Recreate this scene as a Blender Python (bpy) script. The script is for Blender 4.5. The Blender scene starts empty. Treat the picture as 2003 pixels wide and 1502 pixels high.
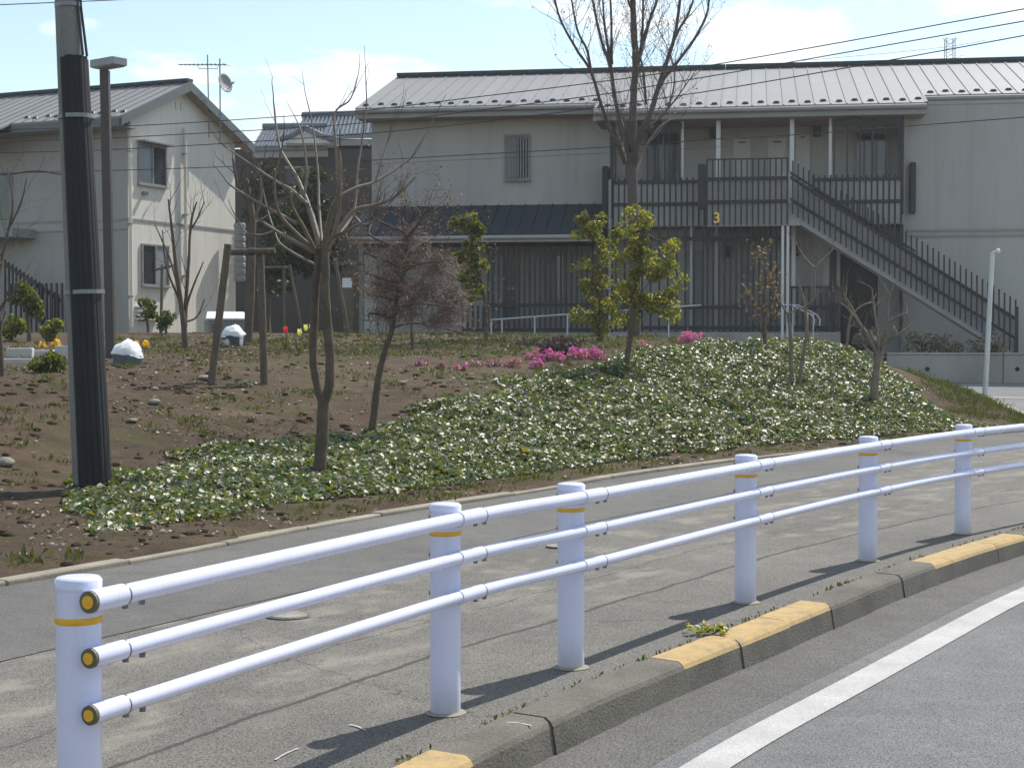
import bpy, math, random
import numpy as np
from mathutils import Vector, Matrix, noise as mnoise

random.seed(11)
rng = np.random.default_rng(11)
scene = bpy.context.scene
COL = scene.collection
R = math.radians

# ------------------------------------------------------------------ camera
FPX = 3050.0
CAMZ = 1.43
PITCH = math.atan(87.0 / FPX)
cam_data = bpy.data.cameras.new('camera')
cam_data.sensor_width = 36.0
cam_data.sensor_fit = 'HORIZONTAL'
cam_data.lens = FPX / 2003.0 * 36.0
cam_data.clip_start = 0.05
cam_data.clip_end = 6000.0
cam = bpy.data.objects.new('camera', cam_data)
COL.objects.link(cam)
cam.location = (0, 0, CAMZ)
cam.rotation_euler = (R(90) - PITCH, 0, 0)
scene.camera = cam

# ------------------------------------------------------------------ sky and sun
SUN_EL, SUN_AZ = R(52.0), R(41.0)
world = bpy.data.worlds.new('World')
scene.world = world
world.use_nodes = True
wn, wl = world.node_tree.nodes, world.node_tree.links
wn.clear()
w_out = wn.new('ShaderNodeOutputWorld')
w_bg = wn.new('ShaderNodeBackground')
w_bg.inputs['Strength'].default_value = 0.132
sky = wn.new('ShaderNodeTexSky')
sky.sky_type = 'NISHITA'
sky.sun_disc = False
sky.sun_elevation = SUN_EL
sky.sun_rotation = SUN_AZ
sky.air_density = 1.0
sky.dust_density = 0.4
sky.ozone_density = 1.0
w_tc = wn.new('ShaderNodeTexCoord')
w_map = wn.new('ShaderNodeMapping')
w_map.inputs['Scale'].default_value = (7.0, 7.0, 22.0)
w_map.inputs['Location'].default_value = (7.3, 2.1, 1.2)
w_no = wn.new('ShaderNodeTexNoise')
w_no.inputs['Scale'].default_value = 1.0
w_no.inputs['Detail'].default_value = 6.0
w_no.inputs['Roughness'].default_value = 0.55
w_ramp = wn.new('ShaderNodeValToRGB')
w_ramp.color_ramp.elements[0].position = 0.52
w_ramp.color_ramp.elements[1].position = 0.63
w_mix = wn.new('ShaderNodeMixRGB')
w_mix.inputs['Color2'].default_value = (6.6, 6.8, 6.9, 1)
wl.new(w_tc.outputs['Generated'], w_map.inputs['Vector'])
wl.new(w_map.outputs['Vector'], w_no.inputs['Vector'])
wl.new(w_no.outputs['Fac'], w_ramp.inputs['Fac'])
wl.new(w_ramp.outputs['Color'], w_mix.inputs['Fac'])
w_tint = wn.new('ShaderNodeMixRGB'); w_tint.blend_type = 'MULTIPLY'; w_tint.inputs['Fac'].default_value = 1.0
w_tint.inputs['Color2'].default_value = (1.07, 1.02, 0.91, 1)
wl.new(sky.outputs['Color'], w_tint.inputs['Color1'])
wl.new(w_tint.outputs['Color'], w_mix.inputs['Color1'])
wl.new(w_mix.outputs['Color'], w_bg.inputs['Color'])
wl.new(w_bg.outputs['Background'], w_out.inputs['Surface'])

sun_data = bpy.data.lights.new('sun', 'SUN')
sun_data.energy = 3.9
sun_data.angle = R(0.53)
sun_data.color = (1.0, 0.965, 0.90)
sun = bpy.data.objects.new('sun', sun_data)
COL.objects.link(sun)
SUNV = Vector((math.sin(SUN_AZ) * math.cos(SUN_EL), math.cos(SUN_AZ) * math.cos(SUN_EL), math.sin(SUN_EL)))
sun.rotation_euler = SUNV.to_track_quat('Z', 'Y').to_euler()
sun.location = (10, 10, 30)

scene.view_settings.view_transform = 'Standard'
scene.view_settings.look = 'None'
scene.view_settings.exposure = 0.53
scene.view_settings.gamma = 1.0
scene.view_settings.use_curve_mapping = False
scene.render.engine = 'CYCLES'
scene.cycles.use_denoising = True
scene.cycles.max_bounces = 6
scene.cycles.diffuse_bounces = 3
scene.cycles.glossy_bounces = 3
scene.cycles.transmission_bounces = 4
scene.cycles.caustics_reflective = False
scene.cycles.caustics_refractive = False
scene.cycles.sample_clamp_indirect = 6.0

# ------------------------------------------------------------------ measuring helpers
def ray(px, py):
    f = Vector((0, math.cos(PITCH), -math.sin(PITCH)))
    u = Vector((0, math.sin(PITCH), math.cos(PITCH)))
    return f + Vector((1, 0, 0)) * ((px - 1001.5) / FPX) + u * ((751.0 - py) / FPX)
CAMP = Vector((0, 0, CAMZ))
def W(px, py, d):
    r = ray(px, py)
    return CAMP + r * (d / r.y)
def GZ(px, py, z=0.0):
    r = ray(px, py)
    return CAMP + r * ((z - CAMZ) / r.z)

# ------------------------------------------------------------------ mesh helpers
class MB:
    def __init__(self):
        self.v, self.f, self.m = [], [], []
    def add(self, verts, faces, mi=0):
        o = len(self.v)
        self.v.extend([tuple(p) for p in verts])
        self.f.extend([tuple(i + o for i in f) for f in faces])
        self.m.extend([mi] * len(faces))
    def box(self, x0, x1, y0, y1, z0, z1, mi=0):
        if x0 > x1: x0, x1 = x1, x0
        if y0 > y1: y0, y1 = y1, y0
        if z0 > z1: z0, z1 = z1, z0
        v = [(x0, y0, z0), (x1, y0, z0), (x1, y1, z0), (x0, y1, z0), (x0, y0, z1), (x1, y0, z1), (x1, y1, z1), (x0, y1, z1)]
        self.add(v, BOXF, mi)
        return self
    def hexa(self, v, mi=0):
        self.add(v, BOXF, mi)
        return self
    def tube(self, pts, rad, n=6, cap=True, mi=0):
        pts = [Vector(p) for p in pts]
        if not hasattr(rad, '__len__'):
            rad = [rad] * len(pts)
        o = len(self.v)
        ref = None
        k = len(pts)
        for i, p in enumerate(pts):
            t = (pts[min(i + 1, k - 1)] - pts[max(i - 1, 0)])
            if t.length < 1e-9: t = Vector((0, 0, 1))
            t.normalize()
            if ref is None:
                ref = Vector((0, 0, 1)) if abs(t.z) < 0.8 else Vector((1, 0, 0))
            s = t.cross(ref)
            if s.length < 1e-6: s = t.orthogonal()
            s.normalize()
            c = s.cross(t).normalized()
            ref = c
            for j in range(n):
                a = 2 * math.pi * j / n
                q = p + (s * math.cos(a) + c * math.sin(a)) * rad[i]
                self.v.append((q.x, q.y, q.z))
        for i in range(k - 1):
            for j in range(n):
                a, b = o + i * n + j, o + i * n + (j + 1) % n
                self.f.append((a, b, b + n, a + n)); self.m.append(mi)
        if cap:
            self.caps(o, k, n, mi)
        return self
    def caps(self, o, k, n, mi):
        a = len(self.v)
        self.v.extend(self.v[o:o + n]); self.v.extend(self.v[o + (k - 1) * n:o + k * n])
        self.f.append(tuple(a + j for j in reversed(range(n)))); self.m.append(mi)
        self.f.append(tuple(a + n + j for j in range(n))); self.m.append(mi)
    def lathe(self, prof, n=16, c=(0, 0, 0), mi=0):
        o = len(self.v)
        for (r, z) in prof:
            for j in range(n):
                a = 2 * math.pi * j / n
                self.v.append((c[0] + r * math.cos(a), c[1] + r * math.sin(a), c[2] + z))
        k = len(prof)
        for i in range(k - 1):
            for j in range(n):
                a, b = o + i * n + j, o + i * n + (j + 1) % n
                self.f.append((a, b, b + n, a + n)); self.m.append(mi)
        self.caps(o, k, n, mi)
        return self
    def mesh(self, name, mats, smooth=False):
        me = bpy.data.meshes.new(name)
        me.from_pydata(self.v, [], self.f)
        if not isinstance(mats, (list, tuple)): mats = [mats]
        for m in mats: me.materials.append(m)
        if len(mats) > 1:
            me.polygons.foreach_set('material_index', self.m)
        if smooth:
            me.polygons.foreach_set('use_smooth', [True] * len(me.polygons))
        me.update()
        return me
    def build(self, name, mats, parent=None, smooth=False, loc=None):
        return link(name, self.mesh(name, mats, smooth), parent, loc)
BOXF = [(0, 3, 2, 1), (4, 5, 6, 7), (0, 1, 5, 4), (1, 2, 6, 5), (2, 3, 7, 6), (3, 0, 4, 7)]

def link(name, me, parent=None, loc=None):
    o = bpy.data.objects.new(name, me)
    COL.objects.link(o)
    if parent is not None: o.parent = parent
    if loc is not None: o.location = loc
    return o
def thing(name, label, cat, loc=(0, 0, 0), rotz=0.0, group=None):
    o = bpy.data.objects.new(name, None)
    COL.objects.link(o)
    o.location = loc
    o.rotation_euler = (0, 0, rotz)
    o.empty_display_size = 0.1
    return tag(o, label, cat, group)
def tag(o, label, cat, group=None):
    o['label'] = label; o['category'] = cat
    if group: o['group'] = group
    return o
def struct(o, label=None, kind='structure'):
    o['kind'] = kind
    if label: o['label'] = label
    return o
def bevel(o, w, seg=2):
    m = o.modifiers.new('bevel', 'BEVEL')
    m.width = w; m.segments = seg; m.limit_method = 'ANGLE'
    return o

# ------------------------------------------------------------------ materials
def nodes_of(name):
    m = bpy.data.materials.new(name)
    m.use_nodes = True
    nt = m.node_tree
    b = nt.nodes['Principled BSDF']
    return m, nt.nodes, nt.links, b
def noise_node(n, l, coord, scale, detail=5, rough=0.55, out='Object', dist=0.0, mapscale=None):
    t = n.new('ShaderNodeTexNoise')
    t.inputs['Scale'].default_value = scale
    t.inputs['Detail'].default_value = detail
    t.inputs['Roughness'].default_value = rough
    t.inputs['Distortion'].default_value = dist
    src = coord.outputs[out]
    if mapscale:
        mp = n.new('ShaderNodeMapping')
        mp.inputs['Scale'].default_value = mapscale
        l.new(src, mp.inputs['Vector']); src = mp.outputs['Vector']
    l.new(src, t.inputs['Vector'])
    return t
def ramp(n, l, fac, stops):
    r = n.new('ShaderNodeValToRGB')
    e = r.color_ramp.elements
    while len(e) < len(stops): e.new(0.5)
    for i, (p, c) in enumerate(stops):
        e[i].position = p
        e[i].color = (c[0], c[1], c[2], 1) if hasattr(c, '__len__') else (c, c, c, 1)
    l.new(fac, r.inputs['Fac'])
    return r
def mixc(n, l, fac, a, b, mode='MIX'):
    m = n.new('ShaderNodeMixRGB')
    m.blend_type = mode
    for sock, val in (('Fac', fac), ('Color1', a), ('Color2', b)):
        if hasattr(val, 'node'): l.new(val, m.inputs[sock])
        elif hasattr(val, '__len__'): m.inputs[sock].default_value = (val[0], val[1], val[2], 1)
        else: m.inputs[sock].default_value = val
    return m.outputs['Color']
def do_bump(n, l, b, h, strength, dist=0.01):
    bp = n.new('ShaderNodeBump')
    bp.inputs['Strength'].default_value = strength
    bp.inputs['Distance'].default_value = dist
    l.new(h, bp.inputs['Height'])
    l.new(bp.outputs['Normal'], b.inputs['Normal'])
def MAT(name, col, rough=0.6, var=0.18, scale=3.0, fine=40.0, finevar=0.1, bump=0.0, spec=0.4, metal=0.0, streak=None, island=0.0):
    m, n, l, b = nodes_of(name)
    tc = n.new('ShaderNodeTexCoord')
    n1 = noise_node(n, l, tc, scale, mapscale=streak)
    r1 = ramp(n, l, n1.outputs['Fac'], [(0.25, 1 - var), (0.75, 1 + var)])
    n2 = noise_node(n, l, tc, fine, 3)
    r2 = ramp(n, l, n2.outputs['Fac'], [(0.25, 1 - finevar), (0.75, 1 + finevar)])
    c = mixc(n, l, 1.0, col, r1.outputs['Color'], 'MULTIPLY')
    c = mixc(n, l, 1.0, c, r2.outputs['Color'], 'MULTIPLY')
    if island:
        g = n.new('ShaderNodeObjectInfo')
        r3 = ramp(n, l, g.outputs['Random'], [(0.0, 1 - island), (1.0, 1 + island)])
        c = mixc(n, l, 1.0, c, r3.outputs['Color'], 'MULTIPLY')
    l.new(c, b.inputs['Base Color'])
    b.inputs['Roughness'].default_value = rough
    b.inputs['Specular IOR Level'].default_value = spec
    b.inputs['Metallic'].default_value = metal
    if bump: do_bump(n, l, b, n2.outputs['Fac'], bump)
    return m
def LEAF(name, cols, rough=0.35, trans=0.3, spec=0.5):
    """leaves coloured one by one: a random pick per leaf between the given colours"""
    m, n, l, b = nodes_of(name)
    g = n.new('ShaderNodeNewGeometry')
    k = len(cols)
    r = ramp(n, l, g.outputs['Random Per Island'], [(i / max(1, k - 1), c) for i, c in enumerate(cols)])
    l.new(r.outputs['Color'], b.inputs['Base Color'])
    b.inputs['Roughness'].default_value = rough
    b.inputs['Specular IOR Level'].default_value = spec
    if trans:
        t = n.new('ShaderNodeBsdfTranslucent')
        c2 = mixc(n, l, 1.0, r.outputs['Color'], (1.6, 1.7, 0.6), 'MULTIPLY')
        l.new(c2, t.inputs['Color'])
        mx = n.new('ShaderNodeMixShader')
        mx.inputs['Fac'].default_value = trans
        l.new(b.outputs['BSDF'], mx.inputs[1]); l.new(t.outputs['BSDF'], mx.inputs[2])
        l.new(mx.outputs['Shader'], n['Material Output'].inputs['Surface'])
    return m

def asphalt(name, base, speck, coarse=220.0, bumps=0.35, uvfeat=None):
    m, n, l, b = nodes_of(name)
    tc = n.new('ShaderNodeTexCoord')
    big = noise_node(n, l, tc, 0.55, 5, 0.6)
    mid = noise_node(n, l, tc, 5.0, 4, 0.6)
    vor = n.new('ShaderNodeTexVoronoi')
    vor.inputs['Scale'].default_value = coarse
    l.new(tc.outputs['Object'], vor.inputs['Vector'])
    fine = noise_node(n, l, tc, coarse * 0.6, 3, 0.7)
    c = ramp(n, l, vor.outputs['Distance'], [(0.0, [x * (1 + speck) for x in base]), (0.55, base), (1.0, [x * 0.45 for x in base])]).outputs['Color']
    c = mixc(n, l, 1.0, c, ramp(n, l, fine.outputs['Fac'], [(0.3, 0.68), (0.7, 1.3)]).outputs['Color'], 'MULTIPLY')
    c = mixc(n, l, 1.0, c, ramp(n, l, big.outputs['Fac'], [(0.3, 0.82), (0.7, 1.14)]).outputs['Color'], 'MULTIPLY')
    c = mixc(n, l, 1.0, c, ramp(n, l, mid.outputs['Fac'], [(0.3, 0.9), (0.7, 1.1)]).outputs['Color'], 'MULTIPLY')
    if uvfeat: c = uvfeat(n, l, c)
    l.new(c, b.inputs['Base Color'])
    b.inputs['Roughness'].default_value = 0.9
    b.inputs['Specular IOR Level'].default_value = 0.25
    h = mixc(n, l, 0.5, vor.outputs['Distance'], fine.outputs['Fac'])
    do_bump(n, l, b, h, bumps, 0.006)
    return m

def sidewalk_features(n, l, c):
    """worn seam, hairline cracks and pale worn patches; UV is metres along / across the pavement"""
    uv = n.new('ShaderNodeUVMap'); uv.uv_map = 'UVMap'
    sep = n.new('ShaderNodeSeparateXYZ'); l.new(uv.outputs['UV'], sep.inputs['Vector'])
    wob = n.new('ShaderNodeTexNoise'); wob.inputs['Scale'].default_value = 1.1; wob.inputs['Detail'].default_value = 9; wob.inputs['Roughness'].default_value = 0.68
    l.new(uv.outputs['UV'], wob.inputs['Vector'])
    def line(v0, amp, width, dark, c, axis='Y', slope=0.0):
        a = n.new('ShaderNodeMath'); a.operation = 'MULTIPLY_ADD'
        l.new(wob.outputs['Fac'], a.inputs[0]); a.inputs[1].default_value = amp
        l.new(sep.outputs[axis], a.inputs[2])
        src = a.outputs[0]
        if slope:
            s = n.new('ShaderNodeMath'); s.operation = 'MULTIPLY_ADD'
            l.new(sep.outputs['X' if axis == 'Y' else 'Y'], s.inputs[0]); s.inputs[1].default_value = slope
            l.new(src, s.inputs[2]); src = s.outputs[0]
        d = n.new('ShaderNodeMath'); d.operation = 'SUBTRACT'; l.new(src, d.inputs[0]); d.inputs[1].default_value = v0 + amp * 0.5
        ab = n.new('ShaderNodeMath'); ab.operation = 'ABSOLUTE'; l.new(d.outputs[0], ab.inputs[0])
        mr = n.new('ShaderNodeMapRange'); mr.inputs['From Min'].default_value = width * 0.35; mr.inputs['From Max'].default_value = width
        mr.inputs['To Min'].default_value = dark; mr.inputs['To Max'].default_value = 0.0
        l.new(ab.outputs[0], mr.inputs['Value'])
        return mixc(n, l, mr.outputs['Result'], c, (0.035, 0.033, 0.03))
    # pale patches
    mp = n.new('ShaderNodeMapping'); mp.inputs['Scale'].default_value = (1.5, 2.7, 1); l.new(uv.outputs['UV'], mp.inputs['Vector'])
    pn = n.new('ShaderNodeTexNoise'); pn.inputs['Scale'].default_value = 1.3; pn.inputs['Detail'].default_value = 7; pn.inputs['Roughness'].default_value = 0.65
    l.new(mp.outputs['Vector'], pn.inputs['Vector'])
    pr = ramp(n, l, pn.outputs['Fac'], [(0.50, 0.0), (0.64, 1.0)])
    band = n.new('ShaderNodeMapRange'); band.inputs['From Min'].default_value = 0.75; band.inputs['From Max'].default_value = 1.3
    l.new(sep.outputs['Y'], band.inputs['Value'])
    f = n.new('ShaderNodeMath'); f.operation = 'MULTIPLY'; l.new(pr.outputs['Color'], f.inputs[0]); l.new(band.outputs['Result'], f.inputs[1])
    f2 = n.new('ShaderNodeMath'); f2.operation = 'MULTIPLY'; l.new(f.outputs[0], f2.inputs[0]); f2.inputs[1].default_value = 0.5
    c = mixc(n, l, f2.outputs[0], c, (0.30, 0.27, 0.22))
    c = line(1.02, 0.16, 0.022, 0.75, c)
    c = line(1.55, 0.28, 0.010, 0.6, c)
    c = line(5.9, 0.5, 0.014, 0.7, c, 'X', -0.9)
    c = line(7.6, 0.5, 0.009, 0.6, c, 'X', 0.7)
    c = line(9.4, 0.7, 0.009, 0.55, c, 'X', -0.4)
    c = line(12.0, 0.7, 0.010, 0.5, c, 'X', 0.6)
    return c

M_ROAD = asphalt('road_asphalt', (0.135, 0.134, 0.133), 1.4, 170)
M_GUTTER = asphalt('gutter_asphalt', (0.105, 0.10, 0.092), 1.3, 150, 0.5)
M_WALK = asphalt('old_pavement_asphalt', (0.128, 0.119, 0.105), 1.3, 150, 0.6, sidewalk_features)
M_STRIP = asphalt('newer_pavement_asphalt', (0.118, 0.113, 0.105), 0.9, 230, 0.35)
M_SIDE = asphalt('side_road_asphalt', (0.17, 0.17, 0.17), 0.5, 160, 0.25)
M_KERB = MAT('kerb_concrete', (0.14, 0.128, 0.108), 0.92, 0.28, 3.0, 90, 0.3, 0.5, 0.2)
M_KERBY = MAT('kerb_yellow_paint', (0.52, 0.27, 0.07), 0.85, 0.3, 6.0, 110, 0.4, 0.35, 0.2)
def worn_yellow():
    m, n, l, b = nodes_of('kerb_yellow_paint')
    tc = n.new('ShaderNodeTexCoord')
    a = noise_node(n, l, tc, 9.0, 7, 0.7); f = noise_node(n, l, tc, 110, 3, 0.7)
    c = ramp(n, l, f.outputs['Fac'], [(0.3, (0.34, 0.22, 0.08)), (0.7, (0.56, 0.39, 0.17))]).outputs['Color']
    k = mixc(n, l, 0.5, a.outputs['Fac'], f.outputs['Fac'])
    c = mixc(n, l, ramp(n, l, k, [(0.49, 0.0), (0.60, 0.8)]).outputs['Color'], c, (0.2, 0.17, 0.13))
    l.new(c, b.inputs['Base Color']); b.inputs['Roughness'].default_value = 0.9
    do_bump(n, l, b, f.outputs['Fac'], 0.5, 0.006)
    return m
M_KERBY = worn_yellow()
M_EDGE = MAT('edging_concrete', (0.27, 0.24, 0.19), 0.9, 0.3, 2.0, 60, 0.15, 0.2, 0.2)
M_LINE = MAT('road_paint', (0.41, 0.40, 0.38), 0.8, 0.14, 5.0, 130, 0.28, 0.2, 0.3)
def rail_paint():
    m, n, l, b = nodes_of('white_rail_paint')
    tc = n.new('ShaderNodeTexCoord')
    big = noise_node(n, l, tc, 6.0, 6, 0.65, mapscale=(1, 1, 0.5)); sp = noise_node(n, l, tc, 70, 4, 0.7); st = noise_node(n, l, tc, 30, 5, 0.7, mapscale=(1, 1, 0.08))
    c = mixc(n, l, ramp(n, l, big.outputs['Fac'], [(0.42, 0.0), (0.75, 0.22)]).outputs['Color'], (0.66, 0.675, 0.85), (0.47, 0.47, 0.52))
    c = mixc(n, l, ramp(n, l, st.outputs['Fac'], [(0.55, 0.0), (0.75, 0.22)]).outputs['Color'], c, (0.42, 0.40, 0.38))
    c = mixc(n, l, ramp(n, l, sp.outputs['Fac'], [(0.66, 0.0), (0.74, 0.35)]).outputs['Color'], c, (0.3, 0.28, 0.25))
    sep = n.new('ShaderNodeSeparateXYZ'); l.new(tc.outputs['Object'], sep.inputs['Vector'])
    mr = n.new('ShaderNodeMapRange'); mr.inputs['From Min'].default_value = 0.0; mr.inputs['From Max'].default_value = 0.16; mr.inputs['To Min'].default_value = 0.8; mr.inputs['To Max'].default_value = 0.0
    l.new(sep.outputs['Z'], mr.inputs['Value'])
    f = n.new('ShaderNodeMath'); f.operation = 'MULTIPLY'; l.new(mr.outputs['Result'], f.inputs[0]); l.new(big.outputs['Fac'], f.inputs[1])
    c = mixc(n, l, f.outputs[0], c, (0.28, 0.25, 0.2))
    l.new(c, b.inputs['Base Color'])
    l.new(ramp(n, l, big.outputs['Fac'], [(0.3, 0.16), (0.7, 0.32)]).outputs['Color'], b.inputs['Roughness'])
    return m
M_WHITE = rail_paint()
M_YEL = MAT('reflector_yellow', (0.75, 0.40, 0.03), 0.45, 0.1, 10, 60, 0.08)
M_DKRING = MAT('end_cap_rubber', (0.12, 0.11, 0.07), 0.6)
M_BOLT = MAT('bolt_steel', (0.18, 0.18, 0.2), 0.4, metal=0.7)
M_CONC = MAT('concrete_grey', (0.33, 0.32, 0.29), 0.9, 0.25, 1.5, 30, 0.15, 0.25, 0.2, streak=(1, 1, 0.25))
M_POLE = MAT('pole_concrete', (0.2, 0.2, 0.19), 0.85, 0.2, 2.0, 30, 0.12, 0.15, 0.3, streak=(3, 3, 0.3))
M_CONDUIT = MAT('black_conduit', (0.012, 0.013, 0.016), 0.7, 0.2, 3, 30, 0.1)
M_STEELBAND = MAT('steel_band', (0.22, 0.235, 0.25), 0.5, metal=0.5)
M_DKMETAL = MAT('dark_brown_metal', (0.06, 0.052, 0.048), 0.5, 0.15, 3)
M_LAMPTOP = MAT('lamp_head_grey', (0.3, 0.32, 0.33), 0.5)
M_CABLE = MAT('cable_black', (0.03, 0.035, 0.045), 0.5)
M_GALV = MAT('galvanised_steel', (0.52, 0.54, 0.56), 0.4, 0.1, 4, metal=0.4)

def wall_mat(name, col, groove=7.0, depth=0.25, axis='X'):
    m, n, l, b = nodes_of(name)
    tc = n.new('ShaderNodeTexCoord')
    big = noise_node(n, l, tc, 0.5, 5, 0.6, mapscale=(1, 1, 0.35))
    fine = noise_node(n, l, tc, 60, 3)
    wv = n.new('ShaderNodeTexWave'); wv.wave_type = 'BANDS'; wv.bands_direction = axis
    wv.inputs['Scale'].default_value = groove; wv.inputs['Distortion'].default_value = 0.15
    l.new(tc.outputs['Object'], wv.inputs['Vector'])
    c = mixc(n, l, 1.0, col, ramp(n, l, big.outputs['Fac'], [(0.3, 0.88), (0.7, 1.08)]).outputs['Color'], 'MULTIPLY')
    c = mixc(n, l, 1.0, c, ramp(n, l, wv.outputs['Fac'], [(0.0, 1.0 - depth), (0.25, 1.0)]).outputs['Color'], 'MULTIPLY')
    c = mixc(n, l, 1.0, c, ramp(n, l, fine.outputs['Fac'], [(0.3, 0.93), (0.7, 1.07)]).outputs['Color'], 'MULTIPLY')
    stn = noise_node(n, l, tc, 2.6, 6, 0.7, mapscale=(1.5, 1.5, 0.10))
    c = mixc(n, l, ramp(n, l, stn.outputs['Fac'], [(0.5, 0.0), (0.72, 0.35)]).outputs['Color'], c, [v * 0.62 for v in col])
    l.new(c, b.inputs['Base Color'])
    b.inputs['Roughness'].default_value = 0.85
    b.inputs['Specular IOR Level'].default_value = 0.25
    do_bump(n, l, b, wv.outputs['Fac'], 0.15, 0.008)
    return m
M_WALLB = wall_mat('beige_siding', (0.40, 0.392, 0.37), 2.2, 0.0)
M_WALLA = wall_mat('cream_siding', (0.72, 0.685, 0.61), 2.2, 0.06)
M_WALLAY = wall_mat('cream_siding_shaded_side', (0.36, 0.35, 0.33), 2.2, 0.01, 'Y')  # same cream siding, shade of the long side put into a darker colour
M_ROOF = MAT('roof_metal', (0.225, 0.222, 0.222), 0.55, 0.08, 1.5, 30, 0.05, island=0.06)
M_NAVY = MAT('navy_roof_metal', (0.02, 0.034, 0.046), 0.55, 0.15, 2, 30, 0.1)
M_FASCIA = MAT('fascia_grey', (0.27, 0.275, 0.26), 0.6, 0.1, 2)
M_FASCIAD = MAT('fascia_dark_teal', (0.12, 0.135, 0.135), 0.6, 0.1, 2)
M_SNOWG = MAT('snow_guard_dark', (0.07, 0.055, 0.06), 0.5)
M_BAR = MAT('dark_bronze_bar', (0.024, 0.024, 0.028), 0.5, 0.1, 4)
M_INFILL = MAT('infill_panel', (0.33, 0.33, 0.33), 0.5, 0.1, 2)
M_PORCH = MAT('porch_trim', (0.36, 0.35, 0.33), 0.6, 0.08, 3)
M_COLUMN = MAT('white_column', (0.62, 0.62, 0.62), 0.6, 0.06, 3)
M_PANE = MAT('window_glass_dark', (0.025, 0.03, 0.035), 0.08, 0.1, 2, spec=0.7)
M_PANEB = MAT('frosted_pane', (0.22, 0.25, 0.26), 0.3, 0.1, 2)
M_FRAME = MAT('window_frame', (0.25, 0.24, 0.23), 0.5)
M_DOOR = MAT('pale_door', (0.50, 0.49, 0.46), 0.6, 0.06, 3)
M_DARKWALL = MAT('dark_cladding', (0.05, 0.046, 0.044), 0.8, 0.2, 2)
M_GOLD = MAT('gold_number', (0.85, 0.55, 0.16), 0.35, metal=0.3)
M_SOFFIT = MAT('soffit_brown', (0.30, 0.24, 0.18), 0.8)
M_WOOD = MAT('stake_wood', (0.13, 0.108, 0.08), 0.9, 0.35, 3, 40, 0.25, 0.4, 0.2, streak=(6, 6, 0.6))
M_BARK = MAT('bark_grey_brown', (0.105, 0.083, 0.062), 0.85, 0.35, 6, 60, 0.25, 0.6, 0.3)
M_BARKPALE = MAT('bark_pale', (0.17, 0.135, 0.10), 0.6, 0.3, 6, 60, 0.2, 0.4, 0.45)
M_BARKT = MAT('bark_tall_tree', (0.11, 0.09, 0.078), 0.85, 0.3, 4, 50, 0.25, 0.5, 0.3)
M_TWIGR = MAT('twig_reddish', (0.25, 0.165, 0.155), 0.7, 0.35, 6, 60, 0.2)
M_STONE = MAT('stone_grey', (0.24, 0.22, 0.19), 0.9, 0.3, 6, 50, 0.2, 0.4)
M_TILE = MAT('roof_tile_blue_grey', (0.12, 0.135, 0.155), 0.28, 0.25, 6, 50, 0.15, spec=0.6)
M_PLASTIC = MAT('white_plastic', (0.72, 0.73, 0.74), 0.4, 0.08, 5)
def bag_mix():
    m, n, l, b = nodes_of('patchy_plastic')
    tc = n.new('ShaderNodeTexCoord'); t = noise_node(n, l, tc, 3.2, 2, 0.4, dist=1.2)
    c = ramp(n, l, t.outputs['Fac'], [(0.47, (0.02, 0.025, 0.04)), (0.52, (0.6, 0.61, 0.63))]).outputs['Color']
    l.new(c, b.inputs['Base Color']); b.inputs['Roughness'].default_value = 0.4
    return m
M_BAGMIX = bag_mix()
M_SACK = MAT('grey_sack', (0.10, 0.12, 0.12), 0.7, 0.3, 6)
M_BLOCK = MAT('white_concrete_block', (0.5, 0.49, 0.46), 0.9, 0.12, 4, 60, 0.1, 0.2)

IVYCOLS = [(0.055, 0.095, 0.030), (0.095, 0.13, 0.034), (0.065, 0.105, 0.042), (0.18, 0.185, 0.036), (0.055, 0.095, 0.04), (0.12, 0.145, 0.038), (0.24, 0.21, 0.045), (0.14, 0.10, 0.055)]
M_IVY = LEAF('ivy_leaf', IVYCOLS, 0.47, 0.3, 1.0)
M_EVER = LEAF('evergreen_leaf', [(0.045, 0.085, 0.014), (0.10, 0.13, 0.022), (0.16, 0.16, 0.025), (0.04, 0.075, 0.022), (0.21, 0.16, 0.025)], 0.33, 0.4, 0.6)
M_EVERG = LEAF('yellow_tinged_evergreen_leaf', [(0.085, 0.115, 0.02), (0.18, 0.195, 0.03), (0.28, 0.25, 0.04), (0.07, 0.105, 0.026), (0.34, 0.24, 0.04), (0.16, 0.17, 0.03)], 0.4, 0.5, 0.6)
M_EVERY = LEAF('yellowish_leaf', [(0.11, 0.14, 0.02), (0.25, 0.235, 0.03), (0.17, 0.18, 0.025), (0.07, 0.105, 0.02)], 0.33, 0.48, 0.6)
M_DARKEVER = LEAF('dark_evergreen_leaf', [(0.015, 0.03, 0.012), (0.03, 0.055, 0.015), (0.05, 0.06, 0.015), (0.07, 0.075, 0.02)], 0.55, 0.25, 0.4)
M_REDLEAF = LEAF('withered_reddish_leaf', [(0.16, 0.08, 0.065), (0.22, 0.14, 0.11), (0.11, 0.06, 0.05), (0.28, 0.19, 0.14)], 0.6, 0.2, 0.3)
M_BROWNLEAF = LEAF('withered_brown_leaf', [(0.22, 0.13, 0.07), (0.30, 0.2, 0.12), (0.14, 0.08, 0.05)], 0.6, 0.25, 0.3)
M_BUD = LEAF('swelling_bud', [(0.22, 0.15, 0.13), (0.28, 0.2, 0.17), (0.15, 0.10, 0.09)], 0.6, 0.2, 0.3)
M_PALELEAF = LEAF('pale_shrub_leaf', [(0.28, 0.26, 0.2), (0.12, 0.13, 0.07), (0.36, 0.34, 0.28), (0.2, 0.17, 0.12)], 0.45, 0.15, 0.5)
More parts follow.
